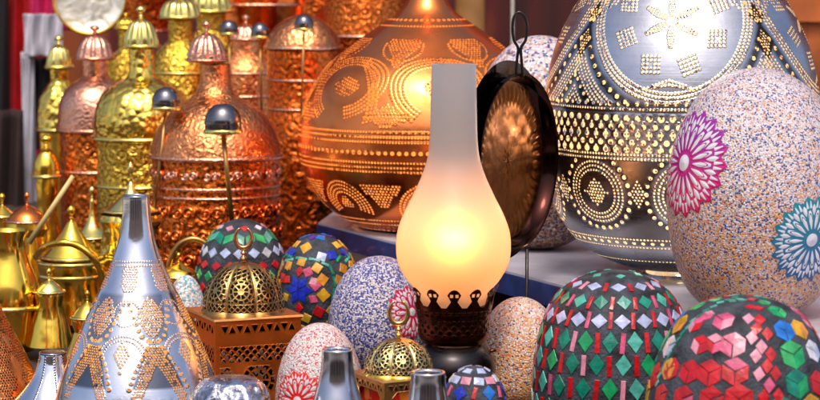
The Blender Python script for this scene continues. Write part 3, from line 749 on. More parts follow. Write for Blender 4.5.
sh = dense('shade', S3, sil3, D3, .75, P, darkf=dk3)
lathe('collar', Surf(137.5, Y3, [(11, 197.5), (11.6, 195.4), (12.8, 195.2), (13.35, 196.5), (13.4, 199)], ref=300), chrome, D3, 48)
foot(D3, 137.5, Y3, 44, 486, TABLE, silver)
b_, _ = at(137.5, 370, Y3); lamp_light(D3, b_, .11, (1, .74, .42))

# copper pierced lamp cut by the left edge
Y4 = .0; prof = [(8, 250), (9, 272), (13, 290), (22, 312), (33, 334), (45, 358), (55, 382), (61, 405), (58, 430), (44, base_py(Y4)-3)]
S4 = Surf(-18, Y4, prof, ref=350); D4 = thing('copper_lamp', 'copper teardrop lamp pierced with tiny holes cut by the left edge', 'lamp', (S4.x, Y4, TABLE))
P = Pat(S4)
for k in range(10): P.fill(k*TAU/10, S4.sy(362), lambda x, y: abs(x) < 5+8*abs(math.sin((y+50)*.11)), (-14, 14, -52, 60), 3.3, 1.0)
dense('shade', S4, pierced('pierced_dark_copper', (.75, .20, .05), (.9, .32, .1), .22, inside=(.2, .08, .03)), D4, .9, P)
foot(D4, -18, Y4, 46, base_py(Y4)-4, TABLE, copper)

# small silver cone lamp between
Y5 = -.12; prof = [(12.5, 352), (13.5, 355), (15.5, 364), (20, 376), (30, 390), (42, 404), (47, 420), (40, base_py(Y5)-4)]
S5 = Surf(53, Y5, prof, ref=370); D5 = thing('silver_lamp', 'small silver cone lamp with a flat top at the bottom left corner', 'lamp', (S5.x, Y5, TABLE))
P = Pat(S5)
for k in range(9): P.curve(k*TAU/9+.25, S5.sy(375), [(0, -18), (0, 30)], 3.2, .9)
dense('shade', S5, pierced('pierced_bluish_silver', (.62, .66, .76), (.8, .82, .88), .1, inside=(.2, .15, .2)), D5, .8, P)
lathe('cap', Surf(53, Y5, [(.3, 351.5), (10, 351.5), (13.4, 352.2), (13.6, 354)], ref=370), chrome, D5, 40)
foot(D5, 53, Y5, 41, base_py(Y5)-5, TABLE, silver)

# embossed silver lid at bottom
Y6 = -.42; prof = [(.3, 376), (14, 376.6), (25, 379), (32, 384), (36, 391), (39, 400), (42, 420), (40, 450), (30, base_py(Y6))]
S6 = Surf(231, Y6, prof, ref=390); D6 = thing('silver_sugar_bowl', 'rounded silver bowl with embossed lid in front of the brown box lantern', 'bowl', (S6.x, Y6, TABLE))
silver_emb = metal('silver_embossed', (.8, .8, .88), (.6, .62, .75), .12, emboss=1.2, escale=48)
q = S6.sy(404); q = S6.s
i = int(np.searchsorted(S6.s, S6.sy(404)))
lathe('lid', S6, silver_emb, D6, 96, q=S6.s[:i+1], rmod=lambda P_, Q: 1+.02*np.cos(12*P_)*np.clip(Q/20, 0, 1)); lathe('body', S6, silver_emb, D6, 96, q=S6.s[i:])

def spout(label, cx, r0, r1, top, Y):
    yb = base_py(Y); p0, _ = at(cx, 300, Y)
    t = thing('silver_cone', label, 'lamp top', (p0[0], Y, TABLE), 'plain silver cone lamps in the front row')
    S = Surf(cx, Y, [(r0, top+2), (r0+.6, top+14), (r0+3, top+30), (r1, top+52), (r1+6, top+75), (r1+14, top+95), (r1+12, yb-8), (r1+4, yb)], ref=top+30); lathe('shade', S, chrome, t, 64)
    lathe('rim', Surf(cx, Y, [(r0-4, top+3.5), (r0-3.5, top+.5), (r0-1, top-.2), (r0-.1, top+.8), (r0-.1, top+3)], ref=top), silver, t, 48)
spout('plain dark reflecting silver cone before the white and red speckled egg', 337.5, 15.5, 25, 349, -.42)
spout('plain silver cone with a bright flat rim before the small domed lantern', 428, 17.5, 24, 372, -.45)

# ------------------------------------------------------------------ box lanterns with pierced domes
def pbrass(name, c1, c2, rough=.3, dcol=(.02, .01, .005)): return pierced(name, c1, c2, rough, darkcol=dcol, inside=(.02, .012, .006), lip=1.0, ins_rough=.9)  # near-black back faces carry the shadow inside the lanterns
dome_br = pbrass('pierced_brass', (.50, .30, .10), (.68, .45, .17)); dome_br2 = pbrass('pierced_bright_brass', (.75, .55, .22), (.85, .66, .30), .25)
box_br = pbrass('pierced_copper_brown', (.70, .15, .02), (.80, .21, .035), .48)
def rosette_field(u, v, R):
    """signed field, >0 inside an opening. u,v px from centre"""
    rho = np.hypot(u, v)/R; th = np.arctan2(v, u)
    f1 = np.minimum(np.minimum(rho-.28, .62-rho)*2.2, (np.abs(np.sin(4*th))-.42)*rho*1.0)
    f2 = np.minimum(np.minimum(rho-.74, .98-rho)*2.4, (np.abs(np.cos(6*th))-.38)*rho*.8)
    return np.maximum(f1, f2)
def lantern(name, label, cx, Y, R, y_base, y_top, fin, w, rot, boxtop, matd, matb, lobes=8, pane=False, phase=0.0):
    p0, k = at(cx, y_base, Y)
    t = thing(name, label, 'lantern', (p0[0], Y, TABLE), 'box lanterns with pierced domes')
    H = y_base-y_top
    prof = [(R, y_base), (R*1.01, y_base-H*.18), (R*.97, y_base-H*.38), (R*.86, y_base-H*.60), (R*.66, y_base-H*.80), (R*.38, y_base-H*.94), (R*.12, y_top)][::-1]
    S = Surf(cx, Y, prof, ref=y_base-20)
    per = TAU/lobes; sb = S.s[-1]; sm = sb-H*.52; sl = sb-H*.13
    def rm(P_, Q): 
        a = wrap(P_-phase, per)/per*2
        return 1-.075*np.abs(a)**2.2
    def fld(PH, Q, RP):
        a = wrap(PH-phase, per); u = a*RP; v = Q-sm; hw = per/2*RP; rr = R*.30
        f = rosette_field(u, v, rr)
        edge = (hw-2.0-np.abs(u))/4
        # lower lattice
        lat = np.abs(np.sin((u*1.0+Q)*PI/(R*.15)))*np.abs(np.sin((u-Q)*PI/(R*.15)))-.28
        low = np.where(Q > sm+rr*1.08, lat, -1)
        scr = np.abs(np.sin(u*PI/(R*.13)))*np.abs(np.sin(Q*PI/(R*.14)+u*.3))-.35
        upp = np.where((Q < sm-rr*1.02) & (Q > H*.30), scr, -1)
        tri = np.where((np.hypot(u, v) > rr*1.1) & (np.abs(v) < rr), scr, -1)
        g = np.maximum(np.maximum(f, low), np.maximum(upp, tri))
        g = np.minimum(g, edge); g = np.minimum(g, (sb-3.0-Q)/3)
        return 1-g*2.2
    d = dense('dome', S, matd, t, R*.0135, field=fld, rmod=rm)
    Sl = Surf(cx, Y, [(max(.2, r_*.9), y_+1.5) for r_, y_ in prof], ref=y_base-20); lathe('shadow_liner', Sl, liner_m, t, 48, rmod=rm)  # added black shell in place of the shadow inside the dome
    hb = H*.09
    lathe('dome_rim', Surf(cx, Y, [(R*1.0, y_base-hb), (R*1.04, y_base-hb*.6), (R*1.06, y_base-.2), (R*1.05, y_base+.5)], smooth=False, ref=y_base-20), antique if matd is dome_br else brass, t, 96, rmod=rm)
    # finial balls + crescent
    yt = y_top+1; y0 = fin[0]; rr = fin[1]
    ft = thing  # (unused)
    pts = [(rr*.6, yt+2), (rr*1.3, yt), (rr*.5, yt-2.2), (rr*1.05, yt-5), (rr*.45, yt-7.5), (rr*.85, yt-10), (rr*.4, yt-12.5), (rr*.7, yt-14.5), (rr*.25, yt-16.5)][::-1]
    fo = lathe('finial', Surf(cx, Y, catmull(pts, 5), smooth=False, ref=yt), dome_fin[matd.name], t, 24)
    rc = (yt-15-y0)/2; cyc = (yt-15+y0)/2
    c3, kk = at(cx, cyc, Y); arc = []; rad = []
    for a in np.linspace(math.radians(115), math.radians(425), 28):
        arc.append(c3+np.array([rc*kk*math.cos(a)*.78, 0, rc*kk*math.sin(a)])); f_ = (a-math.radians(115))/math.radians(310); rad.append(kk*rc*(.09+.17*math.sin(f_*PI)))
    V, Fc = tube(arc, rad, 10); mesh('crescent', V, Fc, dome_fin[matd.name], fo)
    # box
    zt = at(cx, boxtop, Y)[0][2]; wm = w*k; c, s_ = math.cos(rot), math.sin(rot)
    def W(x, y, z): return (p0[0]+x*c-y*s_, Y+x*s_+y*c, z)
    Hb = (zt-.0015-TABLE)/k; st = .72; nu = int(w/st); nv = int(Hb/st)
    Vs = []; Fs = []; hl = []
    for side in range(4):
        U, VV = np.meshgrid(np.linspace(-w/2, w/2, nu), np.linspace(0, Hb, nv), indexing='ij')
        a = side*PI/2; ca, sa = math.cos(a), math.sin(a)
        lx = U*k; ly = np.full_like(U, -wm/2)
        X = lx*ca-ly*sa; Yy = lx*sa+ly*ca
        Wd = np.stack([p0[0]+X*c-Yy*s_, Y+X*s_+Yy*c, zt-.0015-VV*k], -1).reshape(-1, 3)
        f = np.full(U.shape, -1.0)
        pw = w/11.5; sc_ = w/89
        ins = (w/2-5*sc_-np.abs(U))
        tv = (VV-9*sc_)/(3.4*sc_); idx = np.floor(U/pw); fu = (U/pw-idx-.5)*2; flip = np.where(idx % 2 == 0, 1, -1)
        tri = np.minimum(1-np.abs(tv), ((1+tv*flip)*.5-np.abs(fu)*1.15))
        f = np.maximum(f, np.where(np.abs(VV-9*sc_) < 5*sc_, tri, -1))
        band = (VV > 26*sc_) & (VV < 42*sc_)
        lat = np.abs(np.sin((U+VV)*PI/(8.0*sc_)))*np.abs(np.sin((U-VV)*PI/(8.0*sc_)))-.42
        f = np.maximum(f, np.where(band, lat, -1))
        y2 = VV-(58*sc_); u2 = wrap(U, w*.46)
        if not pane:
            f = np.maximum(f, np.where((VV > 46*sc_) & (VV < 82*sc_), rosette_field(u2, y2-3*sc_, 17*sc_), -1))
        else:
            f = np.maximum(f, np.where(VV > 14*sc_, np.minimum((VV-14*sc_)/2, (w*.36-np.abs(U)-np.maximum(0, (22*sc_-VV))*.9)/2), -1))
        f = np.minimum(f, np.minimum(ins/3, (Hb-6-VV)/3))
        b = sum(len(v) for v in Vs); Vs.append(Wd); hl.append((1-f*2.4).ravel())
        I, J = np.meshgrid(np.arange(nu-1), np.arange(nv-1), indexing='ij'); a0 = I*nv+J+b
        Fs.append(np.stack([a0, a0+1, a0+nv+1, a0+nv], -1).reshape(-1, 4))
    hl = np.concatenate(hl)
    bo = mesh('box_wall', np.vstack(Vs), np.vstack(Fs), matb, t, smooth=False, attrs={'hole': hl, 'dark': np.zeros(len(hl))})
    e = wm/2+.0022
    V = [W(-e, -e, zt-.0014), W(e, -e, zt-.0014), W(e, e, zt-.0014), W(-e, e, zt-.0014)]; e2 = e-.0008
    V += [W(-e2, -e2, zt+.0006), W(e2, -e2, zt+.0006), W(e2, e2, zt+.0006), W(-e2, e2, zt+.0006)]
    mesh('lid_plate', V, [(0, 3, 2, 1), (4, 5, 6, 7), (0, 1, 5, 4), (1, 2, 6, 5), (2, 3, 7, 6), (3, 0, 4, 7)], plate_m, t, smooth=False)
    g = wm/2-.004; V = [W(-g, -g, TABLE+.002), W(g, -g, TABLE+.002), W(g, g, TABLE+.002), W(-g, g, TABLE+.002), W(-g, -g, zt-.004), W(g, -g, zt-.004), W(g, g, zt-.004), W(-g, g, zt-.004)]
    if pane: mesh('glass_pane', V, [(0, 1, 5, 4), (1, 2, 6, 5), (2, 3, 7, 6), (3, 0, 4, 7)], stained, t, smooth=False)
    return t
liner_m = plain('interior_shadow_black', (.012, .008, .006), .8)  # flat black stands in for the unlit dome interior
plate_m = metal('lid_plate_brass', (.80, .42, .15), (.7, .32, .1), .35)
dome_fin = {'pierced_brass': metal('finial_copper_brass', (.75, .36, .16), (.55, .25, .1), .22), 'pierced_bright_brass': metal('finial_brass', (.8, .5, .2), (.65, .38, .12), .22)}
def stainedmat():
    m, nt, out = newmat('stained_glass'); n = N(nt); oc = n.obj()
    v = n('TexVoronoi', {'Vector': oc, 'Scale': 110.0})
    f = n('SeparateColor', {0: v.outputs['Color']}).outputs[0]
    c = n.ramp(f, [(0, (.7, .02, .01)), (.4, (.03, .2, .04)), (.55, (.85, .2, .02)), (.75, (.6, .01, .01)), (.9, (.02, .02, .02))], 'CONSTANT')
    p = n('BsdfPrincipled', {'Base Color': c, 'Roughness': .1, 'Coat Weight': .5}); nt.links.new(p.outputs[0], out.inputs[0]); return m
stained = stainedmat()
lantern('box_lantern', 'brown copper box lantern with eight lobed pierced dome and crescent finial', 243.5, -.03, 40.5, 312, 262, (227, 3.6), 89, math.radians(23), 311.5, dome_br, box_br, phase=.0)
lantern('box_lantern', 'small bright brass domed lantern with stained glass box beside the oil lamp', 398.5, -.3, 34.5, 374, 338, (300, 3.8), 66, math.radians(28), 373.5, dome_br2, pbrass('pierced_gold_box', (.7, .4, .12), (.8, .5, .18)), pane=True, phase=.15)

# ------------------------------------------------------------------ eggs
def eggprof(top, bot, R, ymax=None, p=.5):
    """egg silhouette between rows top and bottom"""
    H = bot-top; ym = ymax if ymax is not None else top+H*.58
    pr = []
    for a in np.linspace(0, PI, 26):
        y = ym-(ym-top)*math.cos(a) if a < PI/2 else ym-(bot-ym)*math.cos(a)
        r = R*math.sin(a)**(.94 if a < PI/2 else .9) if 0 < a < PI else .15
        pr.append((max(r, .15), y))
    return pr
EG = 'speckled bead eggs'; MG = 'mosaic tile eggs'
def egg(label, cx, Y, top, R, mat, ymax=None, bot=None, group=EG, z=TABLE, prof=None, name='bead_egg'):
    yb = base_py(Y, z) if bot is None else bot
    S = Surf(cx, Y, prof or eggprof(top, yb, R, ymax), smooth=bool(prof), ref=min(max(top+R, 0), 400))
    # exact rest on the surface
    dz = S.z[-1]-z; S.z = S.z-dz*np.linspace(0, 1, len(S.z))**2
    t = thing(name, label, 'egg', (S.x, Y, z), group)
    q = np.linspace(0, S.s[-1], 60)
    lathe('shell', S, mat, t, 96, q=q, sharp=None)
    return t, S
B = lambda *a: list(a)
mix_white = [(0, (.74, .66, .70)), (.32, (.52, .46, .56)), (.44, (.03, .06, .30)), (.57, (.76, .52, .42)), (.70, (.03, .12, .26)), (.77, (.72, .66, .68)), (.9, (.55, .2, .12))]
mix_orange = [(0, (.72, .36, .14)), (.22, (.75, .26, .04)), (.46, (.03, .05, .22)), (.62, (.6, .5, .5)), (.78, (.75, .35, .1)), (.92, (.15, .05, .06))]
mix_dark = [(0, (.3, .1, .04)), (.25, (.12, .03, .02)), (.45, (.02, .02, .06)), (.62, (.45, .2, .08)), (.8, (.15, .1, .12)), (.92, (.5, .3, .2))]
mix_blue = [(0, (.02, .04, .27)), (.28, (.72, .7, .78)), (.48, (.04, .08, .4)), (.66, (.55, .5, .62)), (.82, (.75, .6, .55)), (.9, (.02, .03, .2))]
mix_red = [(0, (.75, .7, .7)), (.3, (.8, .62, .58)), (.55, (.62, .08, .10)), (.7, (.78, .75, .75)), (.86, (.7, .3, .3)), (.94, (.15, .2, .4))]
mix_salmon = [(0, (.75, .7, .72)), (.28, (.8, .45, .3)), (.5, (.7, .2, .08)), (.62, (.85, .8, .78)), (.8, (.03, .05, .22)), (.88, (.85, .5, .25))]
mix_salmon2 = [(0, (.8, .32, .08)), (.35, (.8, .6, .5)), (.5, (.75, .22, .03)), (.72, (.1, .06, .15)), (.84, (.9, .5, .15))]
mix_mint = [(0, (.75, .75, .75)), (.3, (.1, .4, .5)), (.5, (.7, .6, .5)), (.65, (.6, .3, .3)), (.78, (.75, .8, .78))]

def rosette(parent, S, px, py, R, n, cola, colb, name='rosette', rot=0, label=None):
    """raised painted flower conforming to the shell"""
    p0, q0 = S.inv(px, py); nr = int(R/.75); na = int(TAU*R/.8)
    rho, th = np.meshgrid(np.linspace(.004, 1, nr), np.arange(na)/na*TAU, indexing='xy')
    tl = wrap(th+rot, TAU/n)/(TAU/n)  # -.5..0..5
    Rb = 1.0-.15*(np.abs(tl)*2)**1.0
    rr = rho*Rb*R
    x = rr*np.cos(th); y = rr*np.sin(th)
    q = np.clip(q0+y, 1, S.s[-1]-1); ph = p0+x/S.Rp(np.full_like(q, q0))*1.0
    ph = p0+x/np.maximum(S.Rp(q), R*.3)
    V = S.pos(ph, q, .55)
    rn = rr/R
    # white areas (positive) : centre, petals, outer cells
    ctr = .15-rn
    wdt = .29*np.sin(np.clip((rn-.24)/.46, 0, 1)*PI)**.6
    pet = np.minimum((wdt-np.abs(tl))*rn*TAU/n*1.3, np.minimum(rn-.25, .68-rn))
    t2 = wrap(th+rot+PI/n, TAU/n)/(TAU/n)
    w2 = .20*np.sin(np.clip((rn-.56)/.26, 0, 1)*PI)
    pet2 = np.minimum((w2-np.abs(t2))*rn*TAU/n*1.3, np.minimum(rn-.56, .82-rn))
    pet = np.where((rn > .44) & (np.abs(rn-.5-.10*np.cos(tl*TAU)) < .016), -.05, pet)
    w3 = .12*np.clip((.95-rn)/.2, 0, 1)
    cell = np.minimum(np.minimum((w3-np.abs(np.abs(tl)-.17))*.35, rn-.73), .9-rn)
    white = np.maximum(np.maximum(ctr, pet), np.maximum(pet2, cell))*R
    nrn, nan = nr, na
    Fc = []
    I, J = np.meshgrid(np.arange(na), np.arange(nr-1), indexing='ij'); I2 = (I+1) % na
    Fc = np.stack([I*nr+J, I*nr+J+1, I2*nr+J+1, I2*nr+J], -1).reshape(-1, 4)
    m, nt, out = newmat('rosette_paint'); n_ = N(nt); oc = n_.obj()
    g = n_.attr('grad'); no = n_('TexNoise', {'Vector': oc, 'Scale': 70.0}).outputs['Fac']
    col = n_.ramp(n_.math('ADD', g, n_.math('MULTIPLY_ADD', no, .5, -.25)), [(.2, cola), (.8, colb)])
    wc = n_.ramp(no, [(.3, (.62, .60, .68)), (.7, (.8, .78, .82))])
    c = n_.mixc(n_.smooth(n_.attr('white'), -.3, .35), col, wc)
    b = n_('Bump', {'Height': n_.attr('white'), 'Strength': .35, 'Distance': -.0006})
    p = n_('BsdfPrincipled', {'Base Color': c, 'Roughness': .25, 'Normal': b.outputs[0]}); nt.links.new(p.outputs[0], out.inputs[0])
    o = mesh(name, V.reshape(-1, 3), Fc, m, parent, attrs={'white': white, 'grad': (y/R+1)/2})
    if label: o['label'] = label
    return o

# right speckled egg
Y7 = -.17; prof = [(.2, 67), (19, 70), (38, 78), (56, 92), (68, 109), (78, 131), (86, 160), (89.5, 190), (88.5, 220), (84, 248), (77, 272), (66, 293), (48, 309), (24, 316), (8, 317)]
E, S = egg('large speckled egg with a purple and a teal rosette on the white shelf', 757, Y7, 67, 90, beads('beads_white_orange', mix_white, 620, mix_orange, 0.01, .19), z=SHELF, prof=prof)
rosette(E, S, 680, 163, 55, 18, (.30, .02, .30), (.62, .01, .12), label='purple and magenta rosette')
rosette(E, S, 801, 240, 44, 18, (.01, .22, .30), (.01, .10, .28), label='teal blue rosette')
# egg behind the pan
E, S = egg('pale speckled egg with dark underside behind the hanging copper pan', 540, .34, 35, 72, beads('beads_pale_dark', mix_white, 340, mix_dark, .05, .15), z=SHELF, ymax=155, bot=256)
# blue speckled egg left of oil lamp
E, S = egg('blue and white speckled egg directly left of the oil lamp glass', 379, .09, 256, 51, beads('beads_blue', mix_blue, 580), ymax=328)
rosette(E, S, 412, 312, 27, 12, (.55, .01, .1), (.6, .01, .05), label='crimson rosette')
E, S = egg('small white and red speckled egg with a red rosette low down in front row', 320, -.17, 323, 45, beads('beads_white_red', mix_red, 600), ymax=402)
rosette(E, S, 299, 401, 30, 14, (.75, .02, .015), (.7, .01, .01), label='bright red rosette')
E, S = egg('orange and white speckled egg to the right of the oil lamp base', 520, -.11, 297, 47.5, beads('beads_salmon', mix_salmon, 600, mix_salmon2, .03, .12), ymax=378)
E, S = egg('tiny pale mint speckled egg between the silver teardrop lamp and box lantern', 186, .16, 275, 20, beads('beads_mint', mix_mint, 420), ymax=320)

# ------------------------------------------------------------------ mosaic eggs
TC = {'red': (.62, .006, .012), 'pink': (.72, .10, .22), 'rose': (.78, .30, .40), 'teal': (.004, .26, .17), 'mint': (.10, .52, .42), 'lav': (.48, .54, .80), 'white': (.72, .72, .80),
      'green': (.01, .38, .12), 'lime': (.05, .5, .15), 'blue': (.01, .03, .55), 'sky': (.02, .2, .7), 'yellow': (.80, .42, .02), 'amber': (.8, .30, .02), 'purple': (.12, .03, .35)}
TM = {}
for k_, v_ in TC.items(): TM[k_] = plain('glass_tile_'+k_, tuple(c*.8 for c in v_), .28, coat=.2, bump=.25, bscale=300, var=.35, vscale=120)
TK = list(TC)
grout = plain('grey_grout', (.042, .048, .06), .7, bump=.9, bscale=330, var=.8, vscale=55, spec=.3)
class Tiles:
    def __init__(s, S): s.S = S; s.V = []; s.F = []; s.m = []
    def poly(s, p0, q0, pts, col, rot=0, th=1.0, gap=.35):
        S = s.S; rot += random.uniform(-.07, .07); c, sn = math.cos(rot), math.sin(rot); tx, ty = random.uniform(-.35, .35), random.uniform(-.35, .35); p0 += random.uniform(-.5, .5)/max(float(S.Rp(q0)), 10); q0 += random.uniform(-.4, .4); tw = max(abs(np.array(pts)).max(), 1)
        P = np.array([(x*c-y*sn, x*sn+y*c) for x, y in pts]); ce = P.mean(0); rp = float(S.Rp(q0))
        def ring(sc, off):
            Q = ce+(P-ce)*sc
            q = np.clip(q0+Q[:, 1], .3, S.s[-1]); rl = np.maximum(S.Rp(q), min(rp, 14))
            return S.pos(p0+Q[:, 0]/rl, q, off+(((Q-ce)@np.array([tx, ty]))/tw if off > 0 else 0))
        w = np.abs(P-ce).max(); g = 1-gap/w
        n = len(P); b = len(s.V); 
        for sc, off in ((g, -.4), (g*.99, th*.7), (g*(1-.5/w), th)): s.V += [tuple(v) for v in ring(sc, off)]
        ctr = S.pos(np.array([p0+ce[0]/max(rp, 14)]), np.array([np.clip(q0+ce[1], .3, S.s[-1])]), th*1.05)[0]; s.V.append(tuple(ctr))
        for k in range(2):
            for i in range(n):
                j = (i+1) % n; s.F.append((b+k*n+i, b+k*n+j, b+(k+1)*n+j, b+(k+1)*n+i)); s.m.append(TK.index(col))
        for i in range(n): s.F.append((b+2*n+i, b+2*n+(i+1) % n, b+3*n)); s.m.append(TK.index(col))
    def dia(s, p, q, w, h, col, rot=0): s.poly(p, q, [(0, -h/2), (w/2, 0), (0, h/2), (-w/2, 0)], col, rot)
    def rect(s, p, q, w, h, col, rot=0): s.poly(p, q, [(-w/2, -h/2), (w/2, -h/2), (w/2, h/2), (-w/2, h/2)], col, rot)
    def cube(s, p, q, r, cols, rot=0):
        h = [(r*math.sin(a), -r*math.cos(a)) for a in np.arange(6)*PI/3]
        s.poly(p, q, [h[0], h[1], (0, 0), h[5]], cols[0], rot); s.poly(p, q, [h[1], h[2], h[3], (0, 0)], cols[1], rot); s.poly(p, q, [h[3], h[4], h[5], (0, 0)], cols[2], rot)
    def done(s, parent):
        used = sorted(set(s.m)); mp = {u: i for i, u in enumerate(used)}
        mesh('mosaic_tiles', s.V, s.F, [TM[TK[u]] for u in used], parent, smooth=False, midx=[mp[x] for x in s.m])
def ringrow(T, n, off, q, fn):
    for k in range(n): fn((k+off)/n*TAU, q, k)

# M1 : green diamonds and red bars
E, S = egg('dark mosaic egg with green diamonds and red bars right of the orange speckled egg', 614, -.2, 270, 81, grout, group=MG, name='mosaic_egg',
           prof=[(.2, 270), (20, 272.5), (41, 281), (56, 293), (68, 312), (75.5, 336), (80, 366), (81, 398), (77, 425), (64, base_py(-.2)-10), (40, base_py(-.2)-1), (12, base_py(-.2))])
T = Tiles(S); n = 19
ringrow(T, 6, .15, S.sy(277), lambda p, q, k: T.dia(p, q, 11, 11, 'mint'))
ringrow(T, 11, .0, S.sy(288), lambda p, q, k: (T.dia(p, q, 17, 13, 'lav'), T.rect(p+PI/11, q, 4.4, 13, ['red', 'rose'][k % 2], .1)))
ringrow(T, 16, .2, S.sy(303), lambda p, q, k: (T.dia(p, q, 16, 17, ['mint', 'teal'][k % 2]), T.rect(p+PI/16, q+1, 4.2, 15, ['red', 'pink', 'red'][k % 3], .12)))
ringrow(T, n, .1, S.sy(322), lambda p, q, k: (T.dia(p, q, 18, 16, 'lav'), T.rect(p+PI/n, q-1, 4.2, 18, ['red', 'red', 'pink'][k % 3], .05)))
for j, py in enumerate((343, 366, 390, 413, 436)):
    q = S.sy(py) if py < 400 else S.sy(390)+(py-390)*1.05
    def f(p, q, k, j=j): T.dia(p, q, 16.5, 22.5, ['teal', 'teal', 'green'][(k*7+j) % 3] if k % 5 else 'mint'); T.rect(p+PI/n, q+1, 5, 21, ['red', 'red', 'red', 'rose', 'pink'][(k*3+j*2) % 5], .05)
    ringrow(T, n, .6 if j % 2 == 0 else .1, q, f)
T.done(E)

# M2 : cubes
E, S = egg('grey mosaic egg with red, pink and green cube tiles at the bottom right corner', 742, -.46, 296, 98, grout, group=MG, name='mosaic_egg',
           prof=[(.2, 296), (24, 299), (45, 306), (63, 319), (78, 343), (90, 374), (96, 404), (98, 435), (92, base_py(-.46)-60), (74, base_py(-.46)-25), (40, base_py(-.46)-4), (12, base_py(-.46))])
T = Tiles(S)
cub = [(716, 321, 9.5, ('pink', 'rose', 'pink')), (723, 345, 11, ('pink', 'rose', 'pink')), (724, 372, 11.5, ('pink', 'red', 'red')), (727, 399, 12, ('red',)*3),
       (693, 345, 8.5, ('red', 'red', 'rose')), (706, 344, 8.5, ('rose', 'pink', 'red')), (667, 369, 9.5, ('red',)*3), (682, 372, 10, ('red',)*3), (700, 373, 11, ('red',)*3), (657, 395, 9, ('red',)*3), (676, 399, 10.5, ('red', 'pink', 'red')), (701, 400, 11, ('red',)*3),
       (771, 312, 8, ('green', 'lime', 'green')), (775, 331, 10, ('sky',)*3), (792, 329, 9.5, ('yellow', 'amber', 'yellow')), (782, 355, 12, ('lime', 'green', 'lime')), (805, 351, 9.5, ('white', 'lav', 'white')),
       (785, 384, 12, ('teal', 'green', 'teal')), (809, 384, 11, ('red',)*3), (820, 369, 9, ('yellow', 'amber', 'amber')), (800, 408, 11, ('yellow',)*3), (768, 410, 11, ('teal',)*3), (690, 325, 7.5, ('pink', 'red', 'rose')), (702, 316, 6.5, ('rose', 'pink', 'pink')), (760, 303, 5.5, ('green', 'lime', 'green'))]
for (px, py, r, cols) in cub:
    p, q = S.inv(px, py)
    r *= 1.28
    for dp in (0, PI*.72, -PI*.72): T.cube(p+dp, q, r, cols, .03)
zig = [(748, 300, 'red'), (744, 307, 'red'), (752, 309, 'red'), (740, 319, 'rose'), (751, 320, 'red'), (747, 329, 'red'), (742, 338, 'rose'), (757, 334, 'red'), (750, 347, 'rose'), (744, 356, 'rose'), (759, 355, 'red'), (755, 366, 'red'), (747, 374, 'rose'), (763, 374, 'red'), (756, 386, 'pink'), (750, 397, 'red'), (765, 396, 'red'), (737, 300, 'mint'), (729, 301, 'teal')]
for (px, py, col) in zig:
    p, q = S.inv(px, py)
    for dp in (0, PI*.72, -PI*.72): T.dia(p+dp, q, 13, 17 if py > 315 else 10, col, .15)
path = [(733, 298), (717, 303), (702, 311), (689, 321), (679, 333), (670, 347), (663, 361), (657, 376), (652, 391)]
for i in range(len(path)-1):
    for t_ in (0, .5):
        px = path[i][0]*(1-t_)+path[i+1][0]*t_; py = path[i][1]*(1-t_)+path[i+1][1]*t_; p, q = S.inv(px, py)
        T.rect(p, q, 4.2, 8, 'mint' if (i % 2) else 'teal', .5)
T.done(E)

# E1 : green chevrons, lavender diamonds
E, S = egg('round mosaic egg with green zigzag and lavender diamonds behind the box lantern dome', 242, .38, 219, 47, grout, group=MG, name='mosaic_egg', ymax=287)
T = Tiles(S)
ringrow(T, 9, .3, S.sy(229), lambda p, q, k: T.dia(p, q, 11, 9, ['red', 'white', 'rose'][k % 3], .2))
n = 18
ringrow(T, n, 0, S.sy(239), lambda p, q, k: T.poly(p, q, ([(-5, -2), (5, -7), (5, 3), (-5, 8)] if k % 2 else [(-5, -7), (5, -2), (5, 8), (-5, 3)]), ['teal', 'green', 'lime', 'mint'][k % 4]))
ringrow(T, n-1, .0, S.sy(254), lambda p, q, k: T.dia(p, q, 13, 12, ['lav', 'lav', 'white'][k % 3]))
ringrow(T, n-1, .5, S.sy(267), lambda p, q, k: T.dia(p, q, 13, 10, 'red'))
ringrow(T, n-1, .0, S.sy(278), lambda p, q, k: T.dia(p, q, 12, 12, ['green', 'teal', 'lime'][k % 3]))
ringrow(T, n-1, .5, S.sy(290), lambda p, q, k: T.dia(p, q, 13, 11, ['red', 'blue'][k % 2]))
ringrow(T, n-1, 0, S.sy(303), lambda p, q, k: T.dia(p, q, 13, 12, 'teal'))
T.done(E)

